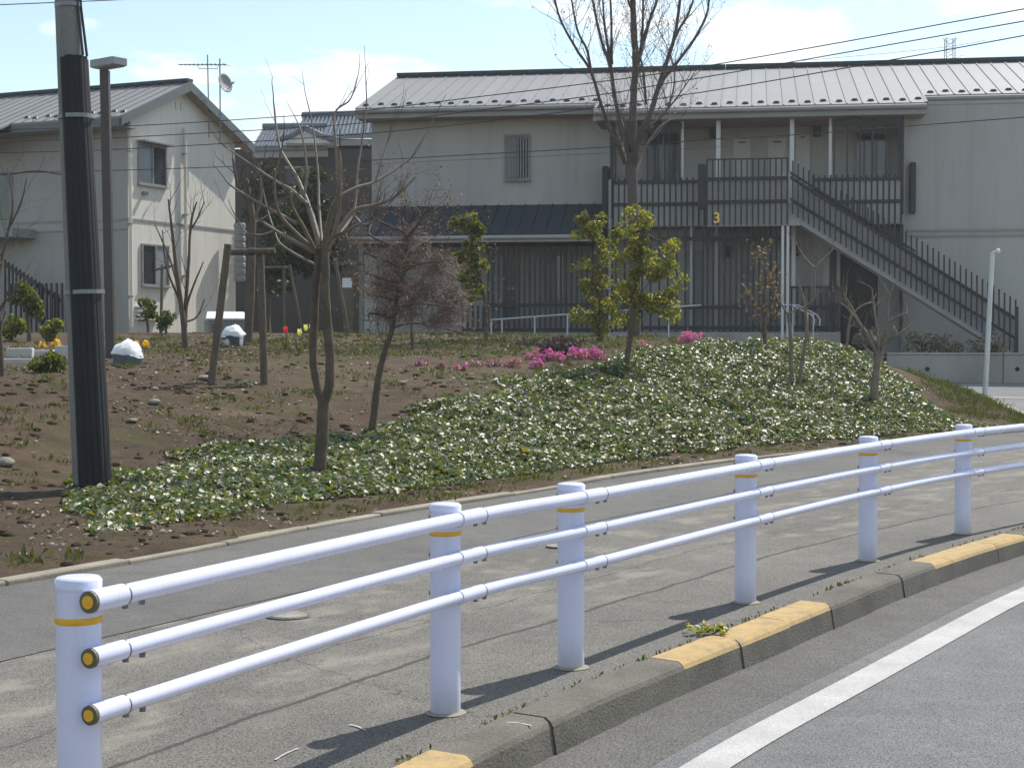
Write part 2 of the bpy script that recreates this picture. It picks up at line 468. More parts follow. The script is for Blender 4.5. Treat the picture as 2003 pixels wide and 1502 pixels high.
M_PINK = LEAF('pink_petal', [(0.62, 0.10, 0.46), (0.55, 0.09, 0.52), (0.75, 0.25, 0.62)], 0.6, 0.3, 0.3)
M_ROSE = LEAF('faded_rose_petal', [(0.55, 0.13, 0.42), (0.36, 0.13, 0.26), (0.2, 0.12, 0.14), (0.62, 0.25, 0.5)], 0.6, 0.3, 0.3)
M_GRASS = LEAF('weed_blade', [(0.06, 0.08, 0.014), (0.11, 0.115, 0.025), (0.045, 0.07, 0.015), (0.15, 0.13, 0.045)], 0.5, 0.3, 0.3)
M_LITTER = LEAF('dead_leaf_litter', [(0.15, 0.10, 0.065), (0.26, 0.2, 0.15), (0.09, 0.06, 0.04), (0.2, 0.15, 0.10), (0.36, 0.31, 0.25)], 0.6, 0.0, 0.4)
M_YFLOWER = LEAF('yellow_petal', [(0.85, 0.5, 0.02), (0.9, 0.6, 0.05)], 0.6, 0.3, 0.3)
M_WFLOWER = LEAF('cream_petal', [(0.8, 0.78, 0.55), (0.85, 0.82, 0.7)], 0.6, 0.3, 0.3)
M_TULIPR = LEAF('red_petal', [(0.75, 0.03, 0.08), (0.8, 0.1, 0.14)], 0.4, 0.3, 0.4)
M_TULIPY = LEAF('pale_yellow_petal', [(0.8, 0.75, 0.28), (0.85, 0.8, 0.4)], 0.4, 0.3, 0.4)

def soil_mat():
    m, n, l, b = nodes_of('garden_soil')
    tc = n.new('ShaderNodeTexCoord')
    big = noise_node(n, l, tc, 0.45, 6, 0.65)
    mid = noise_node(n, l, tc, 4.0, 6, 0.65)
    fine = noise_node(n, l, tc, 45, 4, 0.7)
    c = ramp(n, l, big.outputs['Fac'], [(0.3, (0.058, 0.038, 0.024)), (0.55, (0.094, 0.064, 0.040)), (0.75, (0.14, 0.104, 0.068))]).outputs['Color']
    c = mixc(n, l, 1.0, c, ramp(n, l, mid.outputs['Fac'], [(0.3, 0.7), (0.7, 1.3)]).outputs['Color'], 'MULTIPLY')
    c = mixc(n, l, 1.0, c, ramp(n, l, fine.outputs['Fac'], [(0.3, 0.65), (0.7, 1.35)]).outputs['Color'], 'MULTIPLY')
    # thin green film of moss and seedlings further back
    gr = noise_node(n, l, tc, 0.8, 6, 0.7)
    mk = ramp(n, l, gr.outputs['Fac'], [(0.47, 0.0), (0.64, 0.6)])
    c = mixc(n, l, mk.outputs['Color'], c, (0.065, 0.066, 0.02))
    l.new(c, b.inputs['Base Color'])
    b.inputs['Roughness'].default_value = 0.95
    b.inputs['Specular IOR Level'].default_value = 0.2
    h = mixc(n, l, 0.4, mid.outputs['Fac'], fine.outputs['Fac'])
    do_bump(n, l, b, h, 1.0, 0.06)
    return m
M_SOIL = soil_mat()
M_FARLAND = MAT('far_ground', (0.16, 0.14, 0.10), 0.95, 0.2, 0.1, 2, 0.1)

# ------------------------------------------------------------------ curves of the pavement
def catmull(P, step=0.08):
    P = [np.array(p, float) for p in P]
    out = []
    for i in range(len(P) - 1):
        p0, p1, p2, p3 = P[max(i - 1, 0)], P[i], P[i + 1], P[min(i + 2, len(P) - 1)]
        m = max(2, int(np.linalg.norm(p2 - p1) / step))
        for k in range(m):
            t = k / m
            out.append(0.5 * ((2 * p1) + (-p0 + p2) * t + (2 * p0 - 5 * p1 + 4 * p2 - p3) * t * t + (-p0 + 3 * p1 - 3 * p2 + p3) * t ** 3))
    out.append(P[-1])
    return np.array(out)
def smooth_curve(P, it):
    P = P.copy()
    for _ in range(it):
        P[1:-1] = 0.25 * P[:-2] + 0.5 * P[1:-1] + 0.25 * P[2:]
    return P
def arclen(P):
    return np.concatenate([[0], np.cumsum(np.linalg.norm(P[1:] - P[:-1], axis=1))])
def resample(P, step):
    s = arclen(P)
    k = max(2, int(s[-1] / step) + 1)
    q = np.linspace(0, s[-1], k)
    return np.stack([np.interp(q, s, P[:, 0]), np.interp(q, s, P[:, 1])], 1)
def normals_left(P):
    t = np.gradient(P, axis=0)
    t /= np.linalg.norm(t, axis=1)[:, None]
    return np.stack([-t[:, 1], t[:, 0]], 1)

# back edge of the pavement (garden side)
KB = catmull([(-9.0, -2.5), (-6.4, 2.5), (-4.6, 6.0), (-2.95, 8.99), (-2.2, 10.3), (-1.21, 12.3), (0.35, 14.75), (1.10, 16.1), (2.62, 18.25), (4.3, 20.2), (5.8, 21.9), (7.9, 24.1), (8.75, 24.95)])
KB = resample(smooth_curve(KB, 60), 0.1)
KBN = normals_left(KB)
# kerb line towards the road (outer top edge)
KC = catmull([(-3.6, -3.0), (-2.55, -0.6), (-1.55, 2.0), (-0.80, 3.9), (-0.113, 5.365), (0.178, 5.90), (0.413, 6.33), (0.779, 6.89), (1.69, 8.34), (2.58, 9.75), (3.71, 11.3), (5.1, 12.95), (7.2, 15.0), (10.5, 17.8), (15, 21)])
KC = resample(smooth_curve(KC, 60), 0.05)
KCN = normals_left(KC)
KCS = arclen(KC)

ROAD_Z = -0.135
# side road climbing behind the mound
def side_z(y):
    return np.clip((np.asarray(y, float) - 24.5) * 0.0588, 0.0, 0.62)
RB = np.array([(8.75, 24.95), (8.62, 26.2), (8.72, 28.0), (8.72, 29.5), (8.3, 30.4), (7.2, 31.2), (5.6, 31.9)])
RB = resample(smooth_curve(catmull([tuple(p) for p in RB], 0.1), 10), 0.1)

PROF_X = [-0.8, 2.9, 6.4]
PROF = [([0, 1.0, 2.8, 4.0, 7.0, 10.6, 17, 26], [0.03, 0.05, 0.10, 0.23, 0.85, 1.10, 1.22, 1.30]),
        ([0, 0.8, 1.6, 4.0, 7.0, 11, 17, 26], [0.03, 0.06, 0.18, 0.80, 1.10, 1.26, 1.35, 1.40]),
        ([0, 0.7, 1.6, 4.0, 5.5, 8.0, 17, 26], [0.03, 0.07, 0.27, 1.14, 1.30, 1.40, 1.50, 1.50])]
def nearest_kb(x, y):
    x = np.atleast_1d(np.asarray(x, float)); y = np.atleast_1d(np.asarray(y, float))
    s = np.empty(len(x)); xk = np.empty(len(x))
    for i0 in range(0, len(x), 4000):
        d = np.stack([x[i0:i0 + 4000], y[i0:i0 + 4000]], 1)[:, None, :] - KB[None, :, :]
        dd = (d ** 2).sum(2)
        j = dd.argmin(1)
        sg = (d[np.arange(len(j)), j] * KBN[j]).sum(1)
        s[i0:i0 + 4000] = np.sqrt(dd[np.arange(len(j)), j]) * np.where(sg >= 0, 1, -1)
        xk[i0:i0 + 4000] = KB[j, 0]
    return s, xk
def dist_rb(x, y):
    P = np.stack([np.atleast_1d(x), np.atleast_1d(y)], 1).astype(float)
    t = np.gradient(RB, axis=0); t /= np.linalg.norm(t, axis=1)[:, None]
    nl = np.stack([-t[:, 1], t[:, 0]], 1)
    out = np.empty(len(P))
    for i0 in range(0, len(P), 4000):
        d = P[i0:i0 + 4000][:, None, :] - RB[None]
        dd = (d ** 2).sum(2); j = dd.argmin(1); k = np.arange(len(j))
        sg = (d[k, j] * nl[j]).sum(1)
        out[i0:i0 + 4000] = np.sqrt(dd[k, j]) * np.where(sg >= 0, 1, -1)
    return out
def hbase(x, y):
    x = np.atleast_1d(np.asarray(x, float)); y = np.atleast_1d(np.asarray(y, float))
    s, xk = nearest_kb(x, y)
    zs = np.stack([np.interp(s, p[0], p[1]) for p in PROF], 0)
    # smooth blend across the profiles
    xc = np.clip(xk, PROF_X[0], PROF_X[-1])
    z = np.where(xc < PROF_X[1],
                 zs[0] + (zs[1] - zs[0]) * np.clip((xc - PROF_X[0]) / (PROF_X[1] - PROF_X[0]), 0, 1),
                 zs[1] + (zs[2] - zs[1]) * np.clip((xc - PROF_X[1]) / (PROF_X[2] - PROF_X[1]), 0, 1))
    # the garden climbs a little towards the houses
    z = z + np.clip((y - 27.0) / 12.0, 0, 1) * np.clip(1.62 - z, 0, 1) * 0.85
    # shoulder falling to the side road
    dr = dist_rb(x, y)
    lim = side_z(y) + 0.05 + 0.36 * np.clip(dr, 0, 100)
    k = 0.12
    h = np.clip(0.5 + 0.5 * (lim - z) / k, 0, 1)
    z = lim * (1 - h) + z * h - k * h * (1 - h)
    z = np.where(dr < 0, side_z(y) - 0.12, z)
    return z, s, xk, dr
def rough_h(x, y):
    return 0.03 * mnoise.fractal(Vector((x * 1.4, y * 1.4, 0.3)), 1.0, 2.0, 4) + 0.016 * mnoise.fractal(Vector((x * 7, y * 7, 1)), 0.8, 2.0, 2)
def H(x, y):
    z, s, xk, dr = hbase([x], [y])
    return float(z[0]) + (rough_h(x, y) if s[0] > 0.15 else 0.0)
def GH(px, py, dmin=9.0, dmax=45.0):
    """where the line of sight through a measured point first meets the garden ground"""
    r = ray(px, py)
    ds = np.arange(dmin, dmax, 0.1)
    P = np.array([[*(CAMP + r * (d / r.y))] for d in ds])
    z = hbase(P[:, 0], P[:, 1])[0]
    below = np.where(P[:, 2] <= z)[0]
    i = below[0] if len(below) else int(np.argmin(np.abs(ds - 35.0)))
    p = Vector(P[i])
    return Vector((p.x, p.y, H(p.x, p.y)))

# ------------------------------------------------------------------ ground, road, pavement
g = MB(); g.add([(-1500, -600, -0.4), (1500, -600, -0.4), (1500, 3000, -0.4), (-1500, 3000, -0.4)], [(0, 1, 2, 3)])
struct(g.build('ground', M_FARLAND), 'far ground reaching to the horizon')

def strip(name, P, N, o0, o1, z0, z1, mat, uv=False, step=1):
    idx = list(range(0, len(P), step))
    b = MB()
    for i in idx:
        b.v.append((P[i, 0] + N[i, 0] * o0, P[i, 1] + N[i, 1] * o0, z0)); b.v.append((P[i, 0] + N[i, 0] * o1, P[i, 1] + N[i, 1] * o1, z1))
    for k in range(len(idx) - 1):
        b.f.append((2 * k, 2 * k + 2, 2 * k + 3, 2 * k + 1)); b.m.append(0)
    return b.build(name, mat)

# main road: a sheet on the road side of the kerb
b = MB()
for i in range(0, len(KC), 4):
    p, nn = KC[i], KCN[i]
    b.v.append((p[0] + nn[0] * 0.05, p[1] + nn[1] * 0.05, ROAD_Z)); b.v.append((p[0] - nn[0] * 9.5, p[1] - nn[1] * 9.5, ROAD_Z + 0.04))
for k in range(len(b.v) // 2 - 1):
    b.f.append((2 * k, 2 * k + 1, 2 * k + 3, 2 * k + 2)); b.m.append(0)
road = struct(b.build('road', M_ROAD), 'grey asphalt road beyond the kerb')
LP = KC - KCN * 0.50
ln = strip('road_edge_line', LP, KCN, 0.0, -0.165, ROAD_Z + 0.006, ROAD_Z + 0.007, M_LINE, step=2)
struct(ln, 'white edge line painted on the road')

gt = strip('gutter_strip', KC, KCN, 0.04, -0.40, ROAD_Z + 0.003, ROAD_Z + 0.003, M_GUTTER, step=2)
struct(gt, 'darker dirty asphalt strip along the foot of the kerb')

# pavement: old asphalt between kerb and back edge, with metres along / across as UV
b = MB(); uvs = []
kc_s = KCS
sel = list(range(0, len(KC), 3))
pk = []
for i in sel:
    p = KC[i]; nn = KCN[i]
    d = np.linalg.norm(KB - p, axis=1)
    # back edge point straight across
    rel = KB - p
    al = np.abs((rel * np.array([nn[1], -nn[0]])).sum(1)); fr = (rel * nn).sum(1)
    al = np.where(fr > 0, al, 99)
    q = KB[al.argmin()]
    width = float(np.clip(np.linalg.norm(q - p), 1.5, 9.0)) if al.min() < 0.3 else 6.0
    pk.append((p, nn, width, kc_s[i]))
NS = 12
for (p, nn, wd, s) in pk:
    for j in range(NS + 1):
        o = 0.17 + (wd - 0.15) * j / NS
        b.v.append((p[0] + nn[0] * o, p[1] + nn[1] * o, 0.0)); uvs.append((s, o))
for k in range(len(pk) - 1):
    for j in range(NS):
        a = k * (NS + 1) + j
        b.f.append((a, a + NS + 1, a + NS + 2, a + 1)); b.m.append(0)
walk = b.build('sidewalk', M_WALK)
uvl = walk.data.uv_layers.new(name='UVMap')
for lp in walk.data.loops:
    uvl.data[lp.index].uv = uvs[lp.vertex_index]
struct(walk, 'old grey asphalt pavement behind the white guard rail')
# pavement apron at the junction
b = MB()
b.add([(8.75, 24.9, -0.004), (3.0, 12.0, -0.006), (22, 26, -0.006), (16, 33, -0.006), (8.6, 25.6, -0.004)], [(0, 1, 2, 3, 4)])
struct(b.build('junction_apron', M_WALK), 'asphalt at the mouth of the side road')

st = strip('pavement_strip', KB, KBN, -1.62, -0.02, 0.004, 0.004, M_STRIP)
struct(st, 'newer smooth asphalt strip along the garden side of the pavement')
# concrete edging between pavement and garden: pieces one by one
edge = bpy.data.objects.new('garden_edging', None); COL.objects.link(edge); struct(edge, 'thin concrete edging between pavement and garden soil')
kbs = arclen(KB)
def at_s(P, S, s):
    return Vector((np.interp(s, S, P[:, 0]), np.interp(s, S, P[:, 1]), 0))
def along(P, S, s):
    a, c = at_s(P, S, s - 0.05), at_s(P, S, s + 0.05)
    t = (c - a).normalized()
    return at_s(P, S, s), t, Vector((-t.y, t.x, 0))
s = 4.0
while s < kbs[-1] - 0.3:
    p, t, n_ = along(KB, kbs, s + 0.5)
    bb = MB()
    a0, t0, n0 = along(KB, kbs, s + 0.004); a1, t1, n1 = along(KB, kbs, min(s + 0.996, kbs[-1] - 0.06))
    dz = random.uniform(-0.006, 0.006)
    v = []
    for zz in (-0.15, 0.034 + dz):
        v += [tuple(a0 - n0 * 0.02 + Vector((0, 0, zz))), tuple(a1 - n1 * 0.02 + Vector((0, 0, zz))), tuple(a1 + n1 * 0.10 + Vector((0, 0, zz))), tuple(a0 + n0 * 0.10 + Vector((0, 0, zz)))]
    bb.hexa(v); o = bb.build('edging_block', M_EDGE, edge); bevel(o, 0.012, 2)
    s += 1.0

# kerb of 0.6 m blocks
kerb = bpy.data.objects.new('kerb', None); COL.objects.link(kerb); struct(kerb, 'concrete kerb between pavement and road, some blocks painted yellow')
# joint at the measured corner of the first yellow pair
j0 = KCS[np.linalg.norm(KC - np.array((0.779, 6.89)), axis=1).argmin()]
nb = 0
for k in range(-12, 26):
    sa = j0 + k * 0.6
    if sa < 0.2 or sa + 0.6 > KCS[-1] - 0.2: continue
    yellow = k % 6 in (0, 1, 2)
    bb = MB(); prof = [(0.0, -0.30), (0.0, -0.03), (0.007, -0.012), (0.026, 0.003), (0.165, 0.006), (0.17, -0.30)]
    secs = []
    jz = random.uniform(-0.004, 0.004); jo = random.uniform(-0.004, 0.004)
    for q in (0.0008, 0.3, 0.5992):
        p, t, n_ = along(KC, KCS, sa + q)
        tilt = 0.012
        secs.append([p + n_ * (o + jo - (0.025 * (-z) / 0.15 if z < 0 else 0)) + Vector((0, 0, z + jz)) for (o, z) in prof])
    npf = len(prof)
    vv = [tuple(p) for sec in secs for p in sec]
    ff, mm = [], []
    for a in range(2):
        for j in range(npf):
            j2 = (j + 1) % npf
            ff.append((a * npf + j, (a + 1) * npf + j, (a + 1) * npf + j2, a * npf + j2)); mm.append(1 if (yellow and j in (1, 2, 3)) else 0)
    ff.append(tuple(range(npf))); mm.append(0)
    ff.append(tuple(reversed(range(2 * npf, 3 * npf)))); mm.append(0)
    bb.v, bb.f, bb.m = vv, ff, mm
    o = bb.build('kerb_block', [M_KERB, M_KERBY], kerb)
    if yellow: o['label'] = 'kerb block with yellow painted top'

# garden soil: a height field laid out along and away from the pavement edge
svals = np.concatenate([[-0.03, 0.05], np.arange(0.15, 8.0, 0.13), np.arange(8.0, 20, 0.35), np.arange(20, 48, 1.2)])
ti = list(range(0, len(KB), 1))
KBs = resample(KB, 0.13); KBsN = normals_left(KBs)
KBsN = np.stack([smooth_curve(np.stack([KBsN[:, 0], KBsN[:, 1]], 1), 30)[:, 0], smooth_curve(KBsN, 30)[:, 1]], 1)
nT, nS = len(KBs), len(svals)
gx = (KBs[:, None, 0] + KBsN[:, None, 0] * svals[None]).ravel(); gy = (KBs[:, None, 1] + KBsN[:, None, 1] * svals[None]).ravel()
gz, gs, gk, gd = hbase(gx, gy)
gz = np.array([z + (rough_h(x, y) if sv > 0.1 else 0) for x, y, z, sv in zip(gx, gy, gz, np.tile(svals, nT))])
gz[np.tile(svals, nT) < 0] = -0.1
b = MB(); b.v = list(zip(gx.tolist(), gy.tolist(), gz.tolist()))
for i in range(nT - 1):
    for j in range(nS - 1):
        a = i * nS + j
        b.f.append((a, a + nS, a + nS + 1, a + 1)); b.m.append(0)
# end fan beyond the last normal, so that the right shoulder of the mound is closed
soil = b.build('garden_soil', M_SOIL, smooth=True)
struct(soil, 'bare brown garden soil rising to a planted mound')
bfx = np.arange(4.0, 9.6, 0.16); bfy = np.arange(23.0, 33.5, 0.16)
GX, GY = np.meshgrid(bfx, bfy, indexing='ij')
z2, s2, k2, d2 = hbase(GX.ravel(), GY.ravel())
z2 = np.array([z + rough_h(x, y) - 0.012 for x, y, z in zip(GX.ravel(), GY.ravel(), z2)])
z2 = np.where((s2 < 0.12) | (d2 < 0), -0.25 + 0 * z2, z2)
b = MB(); b.v = list(zip(GX.ravel().tolist(), GY.ravel().tolist(), z2.tolist()))
ny = len(bfy)
for i in range(len(bfx) - 1):
    for j in range(ny - 1):
        q = [i * ny + j, (i + 1) * ny + j, (i + 1) * ny + j + 1, i * ny + j + 1]
        b.f.append(tuple(q)); b.m.append(0)
struct(b.build('mound_shoulder', M_SOIL, smooth=True), 'right shoulder of the soil mound by the side road')

# side road behind the mound
b = MB()
for yy in np.arange(24.4, 34.6, 0.6):
    for xx in (4.5, 8, 12, 20, 40):
        b.v.append((xx, yy, float(side_z(yy)) + 0.004 if yy > 24.9 else -0.01))
nr = len(np.arange(24.4, 34.6, 0.6))
for i in range(nr - 1):
    for j in range(4):
        a = i * 5 + j
        b.f.append((a, a + 1, a + 6, a + 5)); b.m.append(0)
struct(b.build('side_road', M_SIDE), 'pale asphalt side road climbing behind the mound')
exec_later = []
# kerb of the side road round the mound
rbn = normals_left(RB)
b = MB()
for (o, dz) in ((-0.07, -0.2), (-0.07, 0.10), (0.07, 0.10), (0.07, -0.2)):
    for p, nn in zip(RB, rbn):
        b.v.append((p[0] + nn[0] * o, p[1] + nn[1] * o, float(side_z(p[1])) + dz * np.clip((p[1] - 24.9) / 0.5, 0.25, 1) if dz > 0 else float(side_z(p[1])) + dz))
L = len(RB)
for r_ in range(3):
    for i in range(L - 1):
        b.f.append((r_ * L + i, r_ * L + i + 1, (r_ + 1) * L + i + 1, (r_ + 1) * L + i)); b.m.append(0)
struct(b.build('side_road_kerb', M_EDGE), 'low concrete kerb round the foot of the mound')
def road_line(p0, p1, w):
    p0, p1 = Vector(p0), Vector(p1)
    t = (p1 - p0).normalized(); n_ = Vector((-t.y, t.x, 0)) * w * 0.5
    bb = MB()
    vs = [p0 - n_, p1 - n_, p1 + n_, p0 + n_]
    bb.add([(v.x, v.y, float(side_z(v.y)) + 0.010) for v in vs], [(0, 1, 2, 3)])
    return bb
struct(road_line((8.85, 29.95, 0), (14.0, 28.9, 0), 0.15).build('side_road_line', M_LINE), 'white line across the mouth of the side road')

# ------------------------------------------------------------------ frames of the two houses
class Frame:
    def __init__(self, ox, oy, ang):
        self.o = Vector((ox, oy, 0)); self.ang = ang
        self.A = Vector((math.cos(ang), math.sin(ang), 0)); self.B = Vector((-math.sin(ang), math.cos(ang), 0))
    def on_b(self, px, py, b=0.0):
        r = ray(px, py)
        t = (b - (CAMP - self.o).dot(self.B)) / r.dot(self.B)
        P = CAMP + r * t
        return (P - self.o).dot(self.A), P.z
    def on_a(self, px, py, a=0.0):
        r = ray(px, py)
        t = (a - (CAMP - self.o).dot(self.A)) / r.dot(self.A)
        P = CAMP + r * t
        return (P - self.o).dot(self.B), P.z
    def world(self, a, b, z):
        return self.o + self.A * a + self.B * b + Vector((0, 0, z))

FB = Frame(5.6, 38.0, R(-8.7))
def fa(px, py, b=0.0): return FB.on_b(px, py, b)[0]
def fz(px, py, b=0.0): return FB.on_b(px, py, b)[1]

# retaining wall, terrace and upper road line
RW_B = -4.2
rw = thing('retaining_wall', 'long weathered concrete retaining wall behind the side road', 'wall', FB.o, FB.ang)
rwa0 = fa(1735, 720, RW_B)
zt = 1.10
for k in range(5):
    a0 = rwa0 + k * 2.4
    o = MB().box(a0 + 0.006, a0 + 2.394, RW_B, RW_B + 0.22, 0.2, zt).build('wall_panel', M_CONC, rw); bevel(o, 0.015)
    o = MB().box(a0 + 0.005, a0 + 2.395, RW_B - 0.02, RW_B + 0.24, zt + 0.002, zt + 0.05).build('coping', M_CONC, rw); bevel(o, 0.012)
for px in (1814, 1990):
    aa, zz = FB.on_b(px, 722, RW_B)
    bb = MB(); bb.tube([(aa, RW_B - 0.004, zz), (aa, RW_B + 0.05, zz)], 0.05, 12); bb.build('drain_hole', M_CONDUIT, rw)
o = MB().box(rwa0 - 1.25, rwa0 - 0.01, RW_B + 0.6, RW_B + 0.85, 0.2, 1.18).build('wall_panel', M_CONC, rw); bevel(o, 0.015)
ter = MB(); v = [FB.world(-5.5, RW_B + 0.86, 0), FB.world(rwa0, RW_B + 0.86, 0), FB.world(rwa0, RW_B + 0.2, 0), FB.world(rwa0 + 12, RW_B + 0.2, 0), FB.world(rwa0 + 12, 0.3, 0), FB.world(-5.5, 0.3, 0)]
ter.add([(p.x, p.y, 1.04) for p in v], [tuple(range(6))])
struct(ter.build('terrace', M_CONC), 'concrete terrace between retaining wall and apartment house')
wl0, wl1 = FB.world(rwa0 - 0.5, RW_B - 0.62, 0), FB.world(rwa0 + 8, RW_B - 0.62, 0)
struct(road_line(wl0, wl1, 0.13).build('gutter_line', M_LINE), 'white line along the foot of the retaining wall')

# ------------------------------------------------------------------ the apartment house
AH = thing('apartment_house', 'long two storey beige apartment house with pale metal roof and outside stair', 'building', FB.o, FB.ang)
def P(mb, name, mat, parent=AH, bev=0.0, smooth=False):
    o = mb.build(name, mat, parent, smooth)
    if bev: bevel(o, bev)
    return o
RIDGE_B = 4.0
z_ridge = 0.5 * (fz(1000, 146, RIDGE_B) + fz(1700, 128, RIDGE_B))
EB, EM = -0.60, -1.50
z_eaveL = 0.5 * (fz(930, 201, EB) + fz(1900, 190, EB))
slope = (z_ridge - z_eaveL) / (RIDGE_B - EB)
def roof_z(b): return z_eaveL + (b - EB) * slope
aL, aM0, aM1, aR = fa(697, 205, EB), fa(1163, 213, EM), fa(1812, 208, EM), fa(1990, 190, EB) + 2.5
# walls
zb = 1.55
aWL, aG0, aG1 = fa(727, 300), fa(1197, 300), fa(1766, 300, -0.7)
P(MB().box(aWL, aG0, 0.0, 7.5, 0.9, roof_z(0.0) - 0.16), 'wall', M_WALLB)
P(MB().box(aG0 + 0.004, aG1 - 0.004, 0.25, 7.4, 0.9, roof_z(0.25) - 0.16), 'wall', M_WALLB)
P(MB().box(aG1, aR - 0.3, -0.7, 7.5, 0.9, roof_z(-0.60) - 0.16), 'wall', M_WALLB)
# belt course on the right wall
zbelt = fz(1900, 461, -0.7)
for dz in (0.0, 0.13):
    P(MB().box(aG1 + 0.1, aR - 0.3, -0.735, -0.69, zbelt + dz - 0.025, zbelt + dz + 0.025), 'belt_course', M_FASCIA)
# roof panels with standing seams, one by one
def panel_mesh(be, wdt):
    bb = MB(); t = 0.05
    y0, y1 = be, RIDGE_B
    z0, z1 = roof_z(be), z_ridge
    bb.hexa([(0, y0, z0 - t), (wdt, y0, z0 - t), (wdt, y1, z1 - t), (0, y1, z1 - t), (0, y0, z0), (wdt, y0, z0), (wdt, y1, z1), (0, y1, z1)])
    bb.hexa([(wdt - 0.03, y0 + .01, z0 + .001), (wdt, y0 + .01, z0 + .001), (wdt, y1, z1 + .001), (wdt - 0.03, y1, z1 + .001), (wdt - 0.03, y0 + .01, z0 + .022), (wdt, y0 + .01, z0 + .022), (wdt, y1, z1 + .022), (wdt - 0.03, y1, z1 + .022)])
    return bb.mesh('roof_panel', M_ROOF)
PW = 0.36
me_s, me_l = panel_mesh(EB, PW - 0.002), panel_mesh(EM, PW - 0.002)
sg = MB()
sg.hexa([(-.095, 0, 0), (.085, 0, 0), (.085, .06, .02), (-.085, .06, .02), (-.05, .02, .06), (.05, .02, .06), (.045, .07, .075), (-.045, .07, .075)])
sg.box(-.02, .02, -0.03, 0.12, 0.0, 0.03)
me_sg = sg.mesh('snow_guard', M_SNOWG)
a = aL; k = 0
while a < aR:
    mid = a + PW * 0.5
    long_ = aM0 <= mid <= aM1
    o = link('roof_panel', me_l if long_ else me_s, AH, (a, 0, 0))
    be = (EM if long_ else EB)
    for q, off in (((0.18, 0.30),) if k % 2 else ((0.18, 0.19),)):
        bb_ = be + off + 0.05
        link('snow_guard', me_sg, AH, (a + q, bb_, roof_z(bb_)))
    a += PW; k += 1
bk = MB(); bk.hexa([(aL, RIDGE_B, z_ridge - .05), (aR, RIDGE_B, z_ridge - .05), (aR, 8.6, roof_z(-.6) - .05), (aL, 8.6, roof_z(-.6) - .05), (aL, RIDGE_B, z_ridge), (aR, RIDGE_B, z_ridge), (aR, 8.6, roof_z(-.6)), (aL, 8.6, roof_z(-.6))])
P(bk, 'rear_roof', M_ROOF)
rc = aL
while rc < aR:
    P(MB().box(rc, min(rc + 2.99, aR), RIDGE_B - 0.14, RIDGE_B + 0.14, z_ridge + 0.01, z_ridge + 0.10), 'ridge_cap', M_NAVY); rc += 3.0
# eave fascias with gutters, soffits, step ends
def eave(a0, a1, be, soff):
    z = roof_z(be)
    P(MB().box(a0, a1, be - 0.03, be + 0.04, z - 0.27, z - 0.055), 'fascia', M_FASCIA)
    gb = MB(); gb.tube([(a0, be - 0.08, z - 0.1), (a1, be - 0.08, z - 0.1)], 0.055, 10); P(gb, 'gutter', M_FASCIA, smooth=True)
    P(MB().box(a0 + 0.02, a1 - 0.02, be + 0.045, soff, z - 0.27, z - 0.24), 'soffit', M_SOFFIT)
eave(aL, aM0 - 0.01, EB, -0.003)
eave(aM0, aM1, EM, 0.245)
eave(aM1 + 0.01, aR, EB, -0.703)
for a_, s_ in ((aM0, -1), (aM1, 1)):
    bb = MB(); bb.hexa([(a_ - .03, EM, roof_z(EM) - .27), (a_ + .03, EM, roof_z(EM) - .27), (a_ + .03, EB, roof_z(EB) - .27), (a_ - .03, EB, roof_z(EB) - .27), (a_ - .03, EM, roof_z(EM) + .01), (a_ + .03, EM, roof_z(EM) + .01), (a_ + .03, EB, roof_z(EB) + .01), (a_ - .03, EB, roof_z(EB) + .01)])
    P(bb, 'barge_board', M_FASCIA)
bb = MB(); bb.hexa([(aL - .03, EB, roof_z(EB) - .22), (aL + .02, EB, roof_z(EB) - .22), (aL + .02, RIDGE_B, z_ridge - .22), (aL - .03, RIDGE_B, z_ridge - .22), (aL - .03, EB, roof_z(EB) + .01), (aL + .02, EB, roof_z(EB) + .01), (aL + .02, RIDGE_B, z_ridge + .01), (aL - .03, RIDGE_B, z_ridge + .01)])
P(bb, 'barge_board', M_FASCIA)

def window(a0, a1, z0, z1, b, bars=0, parent=AH, frost=(True, False), visor=False):
    w = P(MB().box(a0, a1, b - 0.012, b + 0.05, z0, z1), 'window', M_PANE, parent)
    m = (a0 + a1) / 2
    fr = MB()
    for (x0, x1, y0, y1) in ((a0 - .05, a0, z0 - .05, z1 + .05), (a1, a1 + .05, z0 - .05, z1 + .05), (a0, a1, z1, z1 + .05), (a0, a1, z0 - .05, z0), (m - .025, m + .025, z0, z1)):
        fr.box(x0, x1, b - 0.05, b + 0.02, y0, y1)
    P(fr, 'frame', M_FRAME, w)
    if frost[0]: P(MB().box(a0 + .01, m - .03, b - 0.022, b - 0.014, z0 + .01, z1 - .01), 'pane', M_PANEB, w)
    if frost[1]: P(MB().box(m + .03, a1 - .01, b - 0.022, b - 0.014, z0 + .01, z1 - .01), 'pane', M_PANEB, w)
    for k in range(bars):
        x = a0 + (a1 - a0) * (k + 0.5) / bars
        P(MB().box(x - .012, x + .012, b - .12, b - .10, z0 - .06, z1 + .06), 'grille_bar', M_FRAME, w)
    if bars:
        P(MB().box(a0 - .06, a1 + .06, b - .13, b - .10, z1 + .06, z1 + .09), 'grille_rail', M_FRAME, w)
        P(MB().box(a0 - .06, a1 + .06, b - .13, b - .10, z0 - .09, z0 - .06), 'grille_rail', M_FRAME, w)
    P(MB().box(a0 - .07, a1 + .07, b - .09, b - .001, z0 - .085, z0 - .052), 'sill', M_FRAME, w)
    return w
window(fa(991, 300), fa(1033, 300), fz(1010, 348), fz(1010, 271), 0.0, 8)

